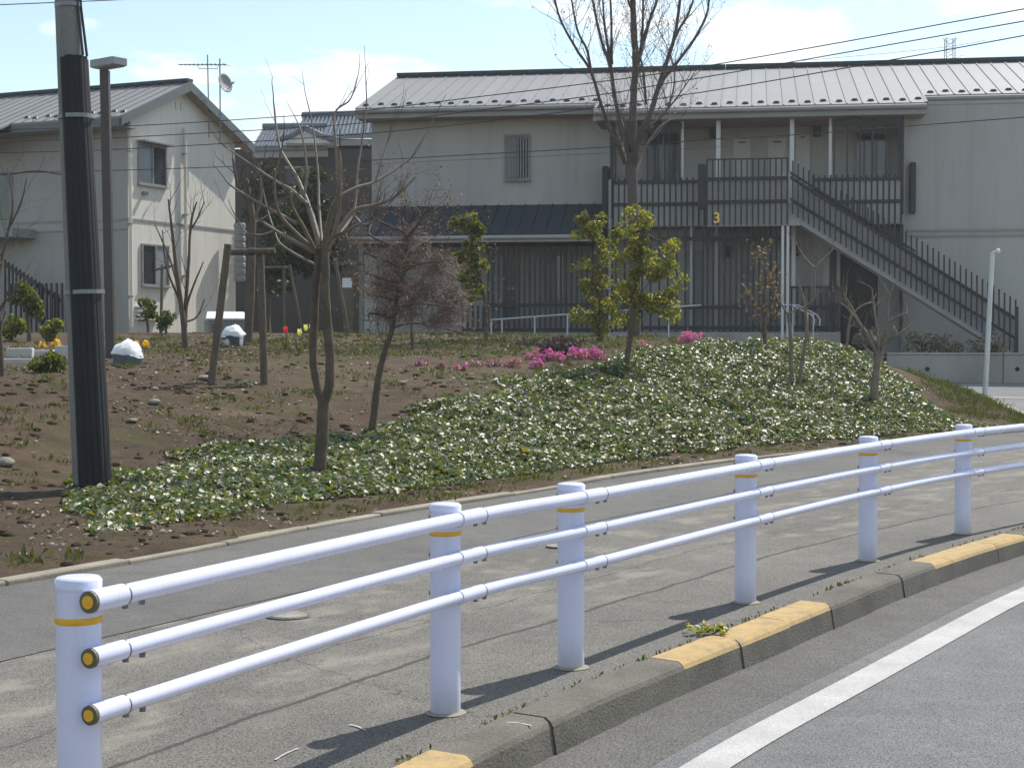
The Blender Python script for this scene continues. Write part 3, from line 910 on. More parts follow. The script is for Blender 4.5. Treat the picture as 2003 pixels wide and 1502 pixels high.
# lower porch roof on the left, navy metal in strips
LB = -1.7
zl1 = fz(950, 402, 0.0); zl0 = fz(900, 459, LB)
al0, al1 = fa(682, 462, LB), fa(1190, 440, -0.1)
nstr = int((al1 - al0) / 0.34); wst = (al1 - al0) / nstr
bb = MB(); bb.hexa([(0, LB, zl0 - .04), (wst - .004, LB, zl0 - .04), (wst - .004, -0.002, zl1 - .04), (0, -0.002, zl1 - .04), (0, LB, zl0), (wst - .004, LB, zl0), (wst - .004, -0.002, zl1), (0, -0.002, zl1)])
bb.hexa([(wst - .03, LB + .01, zl0 + .001), (wst - .006, LB + .01, zl0 + .001), (wst - .006, -0.003, zl1 + .001), (wst - .03, -0.003, zl1 + .001), (wst - .03, LB + .01, zl0 + .03), (wst - .006, LB + .01, zl0 + .03), (wst - .006, -0.003, zl1 + .03), (wst - .03, -0.003, zl1 + .03)])
me_np = bb.mesh('porch_roof_strip', M_NAVY)
for k in range(nstr):
    link('porch_roof_strip', me_np, AH, (al0 + k * wst, 0, 0))
P(MB().box(al0, al1, LB - .03, LB + .03, zl0 - .19, zl0 - .045), 'fascia', M_PORCH)
gb = MB(); gb.tube([(al0, LB - .08, zl0 - .08), (al1, LB - .08, zl0 - .08)], 0.05, 10); P(gb, 'gutter', M_PORCH, smooth=True)
P(MB().box(al0, al1, LB + .03, -0.003, zl0 - .19, zl0 - .165), 'soffit', M_DARKWALL)
for px in (707, 840):
    a_ = fa(px, 560, LB + .15); P(MB().box(a_ - .05, a_ + .05, LB + .1, LB + .2, 1.4, zl0 - .192), 'column', M_FASCIA)
# pale door and dark doorway behind the porch
da0, da1 = fa(713, 560, -0.02), fa(737, 560, -0.02)
dd = P(MB().box(da0, da1, -0.05, 0.02, 1.55, 3.55), 'door', M_DOOR); P(MB().box(da1 - .12, da1 - .09, -.09, -.052, 2.45, 2.65), 'handle', M_FRAME, dd)
window(fa(962, 520), fa(1010, 520), 1.9, 3.5, 0.0, 0)
window(fa(1068, 520), fa(1102, 520), 2.4, 3.5, 0.0, 0)

# balusters and bars: shared meshes
def bar_run(a0, a1, step, b, z0, z1, w=0.035, name='baluster'):
    me = MB().box(-w / 2, w / 2, -w / 2, w / 2, 0, z1 - z0).mesh(name, M_BAR)
    n_ = max(1, int(round((a1 - a0) / step)))
    for k in range(n_ + 1):
        link(name, me, AH, (a0 + (a1 - a0) * k / n_, b, z0))
def rail(a0, a1, b, z, h=0.07, d=0.07, name='rail', mat=M_BAR):
    return P(MB().box(a0, a1, b - d / 2, b + d / 2, z - h / 2, z + h / 2), name, mat)
# slat screen of the ground floor under the porch roof
sb = -1.05
zscr_top, zscr_bot = zl0 - 0.25, 1.62
bar_run(fa(955, 550, sb), fa(1190, 550, sb), 0.125, sb, zscr_bot, zscr_top, 0.045, 'slat')
rail(fa(950, 600, sb), fa(1195, 600, sb), sb, fz(1050, 597, sb), 0.09)
rail(fa(905, 640, sb), fa(1195, 640, sb), sb, 1.66, 0.09)
bar_run(fa(905, 550, sb), fa(945, 550, sb), 0.115, sb, zscr_bot, fz(1050, 597, sb), 0.05, 'slat')
P(MB().box(aWL + .2, aG0, -2.2, 0.0, 0.9, 1.58), 'plinth', M_CONC)
# gallery: slab, fence, columns
GB = -1.2
z_f2 = fz(1450, 424, GB)
zr_top, zr_bot = fz(1300, 357, GB), fz(1300, 400, GB)
P(MB().box(aG0 + .02, aG1 - .02, GB - 0.05, 0.248, z_f2 - 0.22, z_f2), 'gallery_floor', M_FASCIA)
ga0, ga1 = fa(1200, 380, GB), fa(1378, 380, GB)
gst = 0.135
bar_run(ga0, ga1, gst, GB - .09, z_f2 - 0.2, zr_top + 0.10)
rail(ga0, ga1, GB - .09, zr_top); rail(ga0, ga1, GB - .09, zr_bot)
P(MB().box(ga0, ga1, GB - .068, GB - .056, zr_bot + .04, zr_top - .04), 'infill_panel', M_INFILL)
P(MB().box(ga0, ga1, GB - .068, GB - .054, z_f2 - .2, zr_bot - .04), 'infill_panel', M_INFILL)
gr0, gr1 = fa(1590, 380, GB), fa(1762, 380, GB)
zr_t2, zr_b2 = zr_top, zr_bot
bar_run(gr0, gr1, gst, GB - .09, z_f2 - 0.2, zr_top + 0.10)
rail(gr0, gr1, GB - .09, zr_t2); rail(gr0, gr1, GB - .09, zr_b2)
P(MB().box(gr0, gr1, GB - .068, GB - .056, zr_b2 + .04, zr_t2 - .04), 'infill_panel', M_INFILL)
P(MB().box(gr0, gr1, GB - .068, GB - .054, z_f2 - .2, zr_b2 - .04), 'infill_panel', M_INFILL)
z_sof = roof_z(EM) - 0.275
for px, w in ((1335, .06), (1405, .10), (1549, .10), (1624, .07)):
    a_ = fa(px, 300, GB + .1); P(MB().box(a_ - w / 2, a_ + w / 2, GB + .05, GB + .05 + w, z_f2 + .002, z_sof), 'column', M_COLUMN)
for px in (1197, 1764):
    a_ = fa(px, 300, GB + .1); P(MB().box(a_ - .035, a_ + .035, GB + .0, GB + .07, 1.6, z_sof), 'column', M_BAR)
# tall bars of the screens at both ends of the gallery
for (p0, p1) in ((1204, 1330), (1632, 1758)):
    bar_run(fa(p0, 300, GB), fa(p1, 300, GB), 0.27, GB, z_f2 + .01, z_sof - .01, 0.03, 'screen_bar')
    rail(fa(p0 - 4, 300, GB), fa(p1 + 4, 300, GB), GB, z_sof - 0.12, 0.14, 0.06)
# doors, windows and things on the gallery wall
WB = 0.25
for px0, px1, top in ((1434, 1468, 272), (1502, 1538, 272), (1556, 1584, 264)):
    a0, a1 = fa(px0, 320, WB), fa(px1, 320, WB)
    d_ = P(MB().box(a0, a1, WB - .04, WB + .02, z_f2 + .01, fz(1480, top, WB)), 'door', M_DOOR)
    P(MB().box(a0 + .12, a1 - .12, WB - .05, WB - .041, fz(1480, top, WB) - .1, fz(1480, top, WB) - .07), 'vent_slit', M_BAR, d_)
    P(MB().box(a0 + .05, a0 + .08, WB - .09, WB - .041, z_f2 + .95, z_f2 + 1.1), 'handle', M_FRAME, d_)
window(fa(1265, 330, WB), fa(1330, 330, WB), z_f2 + .02, fz(1300, 262, WB), WB, 0, frost=(False, False))
window(fa(1676, 330, WB), fa(1735, 330, WB), z_f2 + .02, fz(1700, 262, WB), WB, 0, frost=(False, False))
for px, py in ((1396, 262), (1598, 258), (1424, 492), (1556, 490)):
    wb_ = WB if py < 300 else -.62
    a_, z_ = FB.on_b(px, py, wb_)
    P(MB().box(a_ - .09, a_ + .09, wb_ - .16, wb_ - .002, z_ - .13, z_ + .13), 'wall_lamp', M_BAR, bev=0.02)
P(MB().box(fa(1640, 340, .0), fa(1668, 340, .0), -.25, .1, z_f2 + .005, z_f2 + .75), 'outdoor_unit', M_BAR, bev=.02)
P(MB().box(fa(1345, 340, .0), fa(1372, 340, .0), -.25, .1, z_f2 + .005, z_f2 + .85), 'outdoor_unit', M_BAR, bev=.02)
# stair landing in front of the gallery and the stair
SB = -2.05
la0, la1 = fa(1383, 380, SB), fa(1540, 380, SB)
P(MB().box(la0, la1 + .35, SB, GB - .052, z_f2 - 0.20, z_f2 + .02), 'landing_floor', M_FASCIA)
P(MB().box(la0, la1 + .3, SB - .03, SB - .002, fz(1450, 443, SB), fz(1450, 398, SB)), 'landing_apron', M_INFILL)
zl_top, zl_bot, zl_up = fz(1460, 350, SB), fz(1460, 395, SB), fz(1460, 312, SB)
bar_run(la0, la1, 0.132, SB - .07, fz(1460, 441, SB), zl_up)
rail(la0, la1, SB - .07, zl_top); rail(la0, la1, SB - .07, zl_bot); rail(la0, la1, SB - .07, zl_up, .03, .03)
P(MB().box(la0, la1, SB - .03, SB - .018, zl_bot + .04, zl_top - .04), 'infill_panel', M_INFILL)
a_ = fa(1373, 380, SB); P(MB().box(a_ - .09, a_ + .09, SB - .12, SB + .1, fz(1373, 410, SB), fz(1373, 322, SB)), 'newel_panel', M_BAR, bev=.02)
for px in (1531, 1541):
    a_ = fa(px, 500, SB); P(MB().box(a_ - .03, a_ + .03, SB - .01, SB + .05, 1.1, fz(px, 338, SB)), 'newel_post', M_COLUMN)
for px, w in ((1352, .05), (1402, .09), (1552, .09)):
    a_ = fa(px, 520, GB + .1); P(MB().box(a_ - w / 2, a_ + w / 2, GB + .05, GB + .05 + w, 1.5, z_f2 - .222), 'column', M_COLUMN)
# inclined members
def incl(p0, p1, b0, b1, half, name, mat):
    (a0, z0), (a1, z1) = p0, p1
    bb = MB(); bb.hexa([(a0, b0, z0 - half), (a1, b0, z1 - half), (a1, b1, z1 - half), (a0, b1, z0 - half), (a0, b0, z0 + half), (a1, b0, z1 + half), (a1, b1, z1 + half), (a0, b1, z0 + half)])
    return P(bb, name, mat)
sp = FB.on_b
for zoff in (0,):
    e0, e1 = sp(1566, 440, SB), sp(1986, 703, SB)          # lower edge of stringer
    t0, t1 = sp(1566, 402, SB), sp(1986, 668, SB)          # upper edge
for (b0, b1) in ((SB - .04, SB + .02), (GB - .16, GB - .1)):
    bb = MB(); bb.hexa([(e0[0], b0, e0[1]), (e1[0], b0, e1[1]), (e1[0], b1, e1[1]), (e0[0], b1, e0[1]), (t0[0], b0, t0[1]), (t1[0], b0, t1[1]), (t1[0], b1, t1[1]), (t0[0], b1, t0[1])])
    P(bb, 'stair_stringer', M_INFILL)
n_st = 15
for k in range(n_st):
    f = (k + 0.5) / n_st
    a_ = t0[0] + (t1[0] - t0[0]) * f; z_ = (e0[1] + (e1[1] - e0[1]) * f + t0[1] + (t1[1] - t0[1]) * f) / 2
    P(MB().box(a_ - .13, a_ + .15, SB + .022, GB - .162, z_ - .03, z_ + .02), 'stair_tread', M_DARKWALL)
incl(sp(1546, 348, SB), sp(1983, 622, SB), SB - .10, SB - .042, .038, 'handrail', M_BAR)
p0_, p1_, p2_, p3_ = sp(1566, 400, SB), sp(1983, 664, SB), sp(1983, 624, SB), sp(1566, 362, SB)
bb = MB(); bb.hexa([(p0_[0], SB - .030, p0_[1]), (p1_[0], SB - .030, p1_[1]), (p1_[0], SB - .016, p1_[1]), (p0_[0], SB - .016, p0_[1]), (p3_[0], SB - .030, p3_[1]), (p2_[0], SB - .030, p2_[1]), (p2_[0], SB - .016, p2_[1]), (p3_[0], SB - .016, p3_[1])])
P(bb, 'infill_panel', M_INFILL)
incl(sp(1546, 390, SB), sp(1983, 661, SB), SB - .10, SB - .042, .035, 'handrail', M_BAR)
incl(sp(1546, 338, GB - .13), sp(1790, 492, GB - .13), GB - .16, GB - .1, .03, 'handrail', M_BAR)
b_top0, b_top1 = sp(1550, 318, SB), sp(1984, 584, SB)
b_bot0, b_bot1 = sp(1550, 420, SB), sp(1984, 692, SB)
nbal = 41
hbal = ((b_top0[1] - b_bot0[1]) + (b_top1[1] - b_bot1[1])) / 2
me_bal = MB().box(-.017, .017, -.017, .017, 0, hbal).mesh('baluster', M_BAR)
for k in range(nbal + 1):
    f = k / nbal
    link('baluster', me_bal, AH, (b_bot0[0] + (b_bot1[0] - b_bot0[0]) * f, SB - .122, b_bot0[1] + (b_bot1[1] - b_bot0[1]) * f))
a_ = sp(1985, 640, SB)[0]; P(MB().box(a_, a_ + .06, SB - .12, SB - .06, 1.05, sp(1985, 600, SB)[1]), 'newel_post', M_BAR)
# ground floor screens under gallery and landing
gs_b = GB - .09
zg1 = z_f2 - .225
bar_run(fa(1205, 540, gs_b), fa(1375, 540, gs_b), 0.20, gs_b, 1.62, zg1, .045, 'slat')
bar_run(fa(1384, 540, gs_b), fa(1530, 540, gs_b), 0.13, gs_b, 1.62, zg1, .045, 'slat')
bar_run(fa(1548, 620, gs_b), fa(1640, 620, gs_b), 0.14, gs_b, 1.62, fz(1590, 562, gs_b), .045, 'slat')
for py, p0, p1 in ((467, 1205, 1530), (601, 1205, 1640), (641, 1205, 1640)):
    rail(fa(p0, py, gs_b - .05), fa(p1, py, gs_b - .05), gs_b - .05, fz((p0 + p1) / 2, py, gs_b - .05), .09, .05)
rail(fa(1545, 562, gs_b), fa(1640, 562, gs_b), gs_b - .05, fz(1590, 562, gs_b), .05, .05)
for p0, p1 in ((1610, 1622), (1636, 1643)):
    P(MB().box(fa(p0, 560, GB + .1), fa(p1, 560, GB + .1), GB + .05, GB + .16, 1.6, zg1), 'column', M_FASCIA)
P(MB().box(fa(1646, 560, -0.3), fa(1712, 560, -0.3), -0.35, -0.25, 1.1, zg1), 'dark_panel', M_DARKWALL)
P(MB().box(fa(1716, 560, -0.3), fa(1764, 560, -0.3), -0.45, -0.3, 1.1, zg1), 'store_wall', M_FASCIA)
P(MB().box(aG0 + .01, fa(1643, 600, GB), GB - .35, 0.24, 0.9, 1.60), 'plinth', M_CONC)
GW = -0.62
P(MB().box(aG0 + .03, fa(1612, 560, GW), GW, 0.2, 1.605, zg1 - .004), 'ground_floor_wall', M_WALLB)
for px0, px1 in ((1343, 1372), (1450, 1468), (1505, 1524)):
    a0, a1 = fa(px0, 560, GW), fa(px1, 560, GW)
    P(MB().box(a0, a1, GW - .03, GW + .02, 1.61, fz(1400, 490 if px0 < 1400 else 517, GW)), 'door', M_FASCIA)
# down pipe and dark boards
for px, y0, y1, bq in ((1193, 352, 640, GB - .2), (1768, 240, 640, -.8)):
    a_ = fa(px, 400, bq); bb = MB(); bb.tube([(a_, bq, 1.3), (a_, bq, fz(px, y0, bq))], .035, 8); P(bb, 'down_pipe', M_FASCIA, smooth=True)
a_ = fa(1184, 370, -.6); P(MB().box(a_ - .08, a_ + .08, -.62, -.004, fz(1184, 430, -.6), fz(1184, 325, -.6)), 'privacy_board', M_BAR, bev=.03)
a_ = fa(1785, 370, -.8); P(MB().box(a_ - .07, a_ + .07, -.9, -.704, fz(1785, 418, -.8), fz(1785, 318, -.8)), 'privacy_board', M_BAR, bev=.03)
# house number
fc = bpy.data.curves.new('house_number', 'FONT'); fc.body = '3'; fc.size = 0.34; fc.extrude = 0.012; fc.align_x = 'CENTER'; fc.offset = 0.006
fc.materials.append(M_GOLD)
fo = bpy.data.objects.new('house_number_text', fc); me_n = bpy.data.meshes.new_from_object(fo); bpy.data.objects.remove(fo); me_n.name = 'house_number'
o = link('house_number', me_n, AH)
a_, z_ = FB.on_b(1402, 436, SB - .12); o.location = (a_, SB - .12, z_); o.rotation_euler = (R(90), 0, 0)
P(MB().box(a_ - .02, a_ + .02, SB - .105, SB - .06, z_ + .02, z_ + .2), 'number_bracket', M_BAR)

# ramp handrail and step handrails
def pipe_rail(name, label, path, posts, r=0.022, mat=M_GALV):
    t = thing(name, label, 'handrail', FB.o, FB.ang)
    bb = MB(); bb.tube(path, r, 8); bb.build('top_rail', mat, t, True)
    for (a0, b0, z0, z1) in posts:
        bb = MB(); bb.tube([(a0, b0, z0), (a0, b0, z1)], r * .9, 8); bb.build('post', mat, t, True)
    return t
rb_ = -2.45
pa = [(960, 626), (1165, 611), (1372, 597)]
pts = [(fa(x, y, rb_), rb_, fz(x, y, rb_)) for x, y in pa]
posts = []
for px, py in ((961, 626), (982, 624), (1046, 620), (1110, 615), (1192, 609), (1308, 601)):
    aa, zz = FB.on_b(px, py, rb_); posts.append((aa, rb_, 1.3, zz))
pipe_rail('ramp_handrail', 'slim grey ramp handrail sloping up in front of dark slat screen', pts, posts)
for q, (dx, bq) in enumerate(((0, -3.2), (11, -2.7))):
    pp = [(1533 + dx, 597), (1549 + dx, 597), (1587 + dx, 616), (1593 + dx, 625), (1592 + dx, 637)]
    pts = [(fa(x, y, bq), bq, fz(x, y, bq)) for x, y in pp]
    posts = []
    for px, py in ((1540 + dx, 597), (1580 + dx, 612)):
        aa, zz = FB.on_b(px, py, bq); posts.append((aa, bq, 1.0, zz))
    pipe_rail('step_handrail', ('front' if q == 0 else 'rear') + ' one of the two bent grey handrails at the steps', pts, posts, .018)
# ------------------------------------------------------------------ the house on the left, gable towards the garden
_c = W(252, 640, 41.0)
FA = Frame(_c.x, _c.y, math.atan2(0.917, 0.40))
LH = thing('gabled_house', 'two storey cream house with sunlit gable wall behind the utility pole', 'building', FA.o, FA.ang)
def PL(mb, name, mat, parent=LH, bev=0.0, smooth=False):
    o = mb.build(name, mat, parent, smooth)
    if bev: bevel(o, bev)
    return o
VB = -0.32                                   # verge overhang
ap, zp = FA.on_b(372, 161, VB)
al, zl = FA.on_b(250, 221, VB)
ar, zr = FA.on_b(497, 284, VB)
sl = 0.5 * ((zp - zl) / (ap - al) + (zp - zr) / (ar - ap))
a_end = FA.on_b(460, 400, 0)[0]
def lz(a): return zp - abs(a - ap) * sl
LEN = 9.5
bb = MB()
zt0, zt1, ztp = lz(0) - .17, lz(a_end) - .17, lz(ap) - .17
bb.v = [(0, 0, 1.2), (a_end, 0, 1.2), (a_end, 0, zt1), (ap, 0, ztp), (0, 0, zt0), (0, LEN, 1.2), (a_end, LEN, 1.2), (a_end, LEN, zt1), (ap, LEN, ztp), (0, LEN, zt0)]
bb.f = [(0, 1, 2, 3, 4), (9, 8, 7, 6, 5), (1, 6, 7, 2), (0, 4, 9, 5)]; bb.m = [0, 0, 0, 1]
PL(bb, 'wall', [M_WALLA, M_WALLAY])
a_ev = al - 0.28
STEP_B = FA.on_a(22, 240, a_ev)[0]
def lpanel(a0, w):
    q = MB(); t = .05
    q.hexa([(a0, 0, lz(a0) - t), (ap, 0, zp - t), (ap, w, zp - t), (a0, w, lz(a0) - t), (a0, 0, lz(a0)), (ap, 0, zp), (ap, w, zp), (a0, w, lz(a0))])
    q.hexa([(a0, w - .03, lz(a0) + .001), (ap, w - .03, zp + .001), (ap, w, zp + .001), (a0, w, lz(a0) + .001), (a0, w - .03, lz(a0) + .03), (ap, w - .03, zp + .03), (ap, w, zp + .03), (a0, w, lz(a0) + .03)])
    return q.mesh('roof_panel', M_ROOF)
me_a, me_b = lpanel(a_ev, .358), lpanel(a_ev - .75, .358)
y = VB
while y < LEN:
    lg = y > STEP_B
    link('roof_panel', me_b if lg else me_a, LH, (0, y, 0))
    ae = (a_ev - .75 if lg else a_ev) + .3
    gq = .1 if int(round((y - VB) / .36)) % 2 else 0
    o = link('snow_guard', me_sg, LH, (ae + gq, y + .18, lz(ae + gq))); o.rotation_euler = (0, 0, R(-90))
    y += .36
q = MB(); q.hexa([(ap, VB, zp - .05), (ar, VB, lz(ar) - .05), (ar, LEN, lz(ar) - .05), (ap, LEN, zp - .05), (ap, VB, zp), (ar, VB, lz(ar)), (ar, LEN, lz(ar)), (ap, LEN, zp)])
PL(q, 'rear_roof', M_ROOF)
PL(MB().box(ap - .14, ap + .14, VB, LEN, zp + .01, zp + .09), 'ridge_cap', M_NAVY)
for (x0, x1) in ((a_ev, ap), (ap, ar)):
    q = MB(); q.hexa([(x0, VB - .03, lz(x0) - .24), (x1, VB - .03, lz(x1) - .24), (x1, VB + .02, lz(x1) - .24), (x0, VB + .02, lz(x0) - .24), (x0, VB - .03, lz(x0) + .015), (x1, VB - .03, lz(x1) + .015), (x1, VB + .02, lz(x1) + .015), (x0, VB + .02, lz(x0) + .015)])
    PL(q, 'barge_board', M_FASCIAD)
    q = MB(); q.hexa([(x0, VB + .03, lz(x0) - .2), (x1, VB + .03, lz(x1) - .2), (x1, -.004, lz(x1) - .2), (x0, -.004, lz(x0) - .2), (x0, VB + .03, lz(x0) - .17), (x1, VB + .03, lz(x1) - .17), (x1, -.004, lz(x1) - .17), (x0, -.004, lz(x0) - .17)])
    PL(q, 'verge_soffit', M_SOFFIT)
PL(MB().box(a_ev - .03, a_ev + .03, VB + .03, STEP_B, lz(a_ev) - .26, lz(a_ev) - .055), 'fascia', M_FASCIAD)
PL(MB().box(a_ev + .04, -.004, VB + .03, LEN, lz(a_ev) - .26, lz(a_ev) - .23), 'soffit', M_FASCIA)
PL(MB().box(a_ev - .78, a_ev - .72, STEP_B, LEN, lz(a_ev - .75) - .26, lz(a_ev - .75) - .055), 'fascia', M_FASCIAD)
# windows of the gable wall
def lwindow(px0, px1, py0, py1, frost, visor):
    a0, a1 = FA.on_b(px0, (py0 + py1) / 2)[0], FA.on_b(px1, (py0 + py1) / 2)[0]
    z1, z0 = FA.on_b(px0, py0)[1], FA.on_b(px0, py1)[1]
    w = window(a0, a1, z0, z1, 0.0, 0, LH, frost)
    if visor: PL(MB().box(a0 - .08, a1 + .08, -.28, -.003, z1 + .07, z1 + .11), 'visor', M_FRAME, w)
lwindow(271, 322, 283, 356, (True, False), True)
lwindow(278, 327, 480, 555, (False, True), False)
zb_ = FA.on_b(300, 434)[1]
PL(MB().box(.02, a_end - .02, -.02, -.002, zb_ - .03, zb_ + .03), 'belt_course', M_FASCIA)
PL(MB().box(-.02, -.002, .02, LEN - .02, zb_ - .03, zb_ + .03), 'belt_course', M_FASCIA)
PL(MB().box(-.02, -.002, .02, LEN - .02, zb_ - .28, zb_ - .24), 'belt_course', M_FASCIA)
for px, y0, y1 in ((362, 250, 590), (254, 235, 640)):
    a0, z1 = FA.on_b(px, y0, -.08); z0 = FA.on_b(px, y1, -.08)[1]
    bb = MB(); bb.tube([(a0, -.08, z0), (a0, -.08, z1)], .045, 8); PL(bb, 'down_pipe', M_WALLA, smooth=True)
    for f in (.15, .5, .85):
        zz = z0 + (z1 - z0) * f; PL(MB().box(a0 - .06, a0 + .06, -.13, -.002, zz - .015, zz + .015), 'pipe_clip', M_FRAME)
a0, z0 = FA.on_b(283, 378, -.06)
bb = MB(); bb.tube([(a0, -.14, z0 - .02), (a0, -.004, z0)], .06, 10); PL(bb, 'wall_vent', M_STEELBAND, smooth=True)
a0, z0 = FA.on_b(352, 208, -.02)
for dx in (-.12, .12):
    PL(MB().box(a0 + dx - .07, a0 + dx + .07, -.03, -.002, z0 - .1, z0 + .1), 'gable_vent', M_WALLA)
# ribbed water tank on the wall corner
a0, z0 = FA.on_b(469, 500, -.35)
bb = MB(); pr = []
for k in range(9):
    zz = -.75 + k * .19
    pr += [(.15, zz), (.17, zz + .03), (.17, zz + .13), (.15, zz + .16)]
bb.lathe(pr, 14, (a0, -.35, z0)); PL(bb, 'water_heater', M_FASCIA)
# louvred vent and dark openings on the long side
a_b0, z_b0 = FA.on_a(22, 345, 0); a_b1, z_b1 = FA.on_a(0, 430, 0)
w = PL(MB().box(-.03, .02, a_b0, a_b0 + 1.7, z_b1, z_b0), 'window', M_PANE)
PL(MB().box(-.07, -.032, a_b0 - .05, a_b0, z_b1, z_b0), 'frame', M_FRAME, w)
zz = FA.on_a(12, 455, -.9)[1]
PL(MB().box(-.95, -.004, FA.on_a(26, 440, -.9)[0], LEN - .2, zz - .12, zz + .12), 'balcony_slab', M_FASCIA)
# outside stair of the left house: rails, stringer and bars
s0 = FA.on_a(10, 517, -.9); s1 = FA.on_a(122, 590, -.9)
for dz in (0.0, -.75):
    q = MB(); q.hexa([(-.93, s0[0], s0[1] + dz - .05), (-.93, s1[0], s1[1] + dz - .05), (-.87, s1[0], s1[1] + dz - .05), (-.87, s0[0], s0[1] + dz - .05), (-.93, s0[0], s0[1] + dz + .05), (-.93, s1[0], s1[1] + dz + .05), (-.87, s1[0], s1[1] + dz + .05), (-.87, s0[0], s0[1] + dz + .05)])
    PL(q, 'stair_rail', M_BAR)
for k in range(16):
    f = k / 15; yy = s0[0] + (s1[0] - s0[0]) * f; z0 = s0[1] + (s1[1] - s0[1]) * f
    PL(MB().box(-.92, -.88, yy - .02, yy + .02, z0 - .95, z0 + .12), 'baluster', M_BAR)
q = MB()
zg = 1.5
for k in range(12):
    yy = 1.2 + k * .17
    q2 = MB().box(-1.0, -.96, yy - .025, yy + .025, zg, zg + 1.4); 
    PL(q2, 'fence_bar', M_BAR)
# louvre vents low on the gable wall
a0, z0 = FA.on_b(267, 606, -.05); a1 = FA.on_b(310, 606, -.05)[0]
for k in range(4):
    zz = 1.95 + k * .11
    PL(MB().box(a0, a1, -.10, -.003, zz, zz + .035), 'vent_louvre', M_COLUMN)

# aerials on the left house
def roofpt(px, py, a): return FA.on_a(px, py, a)
an = thing('tv_aerial', 'thin horizontal television aerial on a mast above the cream gable', 'aerial')
p_top = W(406, 108, 44.0); p_bot = W(409, 270, 44.0)
bb = MB(); bb.tube([p_bot, p_top], .018, 6); bb.build('mast', M_BOLT, an)
l0, l1 = W(350, 127, 44.0), W(443, 127, 44.0)
bb = MB(); bb.tube([l0, l1], .014, 6); bb.build('boom', M_BOLT, an)
for k in range(12):
    f = k / 11; p = l0.lerp(l1, f); h = .12 + .10 * f
    bb = MB(); bb.tube([p + Vector((-.3 * h, -h, 0)), p + Vector((.3 * h, h, 0))], .008, 4); bb.build('element', M_BOLT, an)
e0, e1 = W(389, 135, 44.0), W(425, 135, 44.0)
bb = MB(); bb.tube([W(386, 127, 44.), e0, e1, W(428, 127, 44.)], .01, 5); bb.build('brace', M_BOLT, an)
sd = thing('satellite_dish', 'pale round satellite dish on a thin pole at the roof edge', 'satellite dish')
p_top = W(430, 115, 44.3); p_bot = W(431, 275, 44.3)
bb = MB(); bb.tube([p_bot, p_top], .02, 6); bb.build('mast', M_BOLT, sd)
c = W(438, 164, 44.1)
bb = MB(); n_r, n_a = 6, 20
axis = Vector((0.80, -0.55, 0.25)).normalized(); s_ = axis.cross(Vector((0, 0, 1))).normalized(); u_ = s_.cross(axis)
rad = .26
for i in range(n_r + 1):
    for j in range(n_a):
        r_ = rad * max(i, .05) / n_r; an_ = 2 * math.pi * j / n_a
        p = c + s_ * r_ * math.cos(an_) + u_ * r_ * math.sin(an_) * 1.08 + axis * (.07 * (i / n_r) ** 2)
        bb.v.append(tuple(p))
for i in range(n_r):
    for j in range(n_a):
        bb.f.append((i * n_a + j, i * n_a + (j + 1) % n_a, (i + 1) * n_a + (j + 1) % n_a, (i + 1) * n_a + j)); bb.m.append(0)
o = bb.build('reflector', M_FASCIA, sd, True); so = o.modifiers.new('thick', 'SOLIDIFY'); so.thickness = .012
bb = MB(); bb.tube([c - u_ * rad * .9 + axis * .05, c + axis * .34 - u_ * .1], .01, 5); bb.build('feed_arm', M_BOLT, sd)
bb = MB(); bb.tube([c + axis * .30 - u_ * .1, c + axis * .38 - u_ * .1], .03, 8); bb.build('feed_horn', M_FASCIA, sd)

# ------------------------------------------------------------------ the tile roofed house behind
TD = 54.0
th = thing('tile_roofed_house', 'old dark house with blue grey tiled roofs between the other two', 'building')
def pw(px, py, d): return W(px, py, d)
def tile_roof(p_eave0, p_eave1, p_ridge0, p_ridge1, n, name):
    """a slope built of tile courses: round ribs, each a part"""
    q = MB(); v = [Vector(p) for p in (p_eave0, p_eave1, p_ridge1, p_ridge0)]
    dn = Vector((0, 0, -.1))
    q.hexa([v[0] + dn, v[1] + dn, v[2] + dn, v[3] + dn, v[0], v[1], v[2], v[3]]); q.build('roof', M_TILE, th)
    for k in range(n):
        f = (k + .5) / n
        a, b_ = v[0].lerp(v[1], f), v[3].lerp(v[2], f)
        q = MB(); m_ = 10
        pts, rr = [], []
        for i in range(m_ + 1):
            pts.append(a.lerp(b_, i / m_) + Vector((0, 0, .03))); rr.append(.05 + (.012 if i % 2 else 0))
        q.tube(pts, rr, 6); q.build('tile_row', M_TILE, th)
    q = MB(); q.tube([v[3] + Vector((0, 0, .08)), v[2] + Vector((0, 0, .08))], .14, 8); q.build('ridge_tile', M_TILE, th)
    q = MB(); q.hexa([v[0] + Vector((0, .1, -.32)), v[1] + Vector((0, .1, -.32)), v[1] + Vector((0, .25, -.32)), v[0] + Vector((0, .25, -.32)), v[0] + Vector((0, .1, -.11)), v[1] + Vector((0, .1, -.11)), v[1] + Vector((0, .25, -.11)), v[0] + Vector((0, .25, -.11))]); q.build('eave_board', M_FASCIA, th)
tile_roof(pw(575, 268, TD), pw(790, 264, TD - 1), pw(592, 231, TD + 2.6), pw(790, 226, TD + 1.6), 26, 'upper')
tile_roof(pw(492, 290, TD - 1.5), pw(640, 287, TD - 1.5), pw(514, 254, TD + .4), pw(640, 252, TD + .4), 20, 'lower')
g0, g1, g2 = pw(557, 280, TD - 2.2), pw(648, 280, TD - 2.2), pw(598, 259, TD - 2.2)
q = MB(); q.v = [tuple(g0), tuple(g1), tuple(g2), tuple(g0 + Vector((0, 2, 0))), tuple(g1 + Vector((0, 2, 0))), tuple(g2 + Vector((0, 2, 0)))]
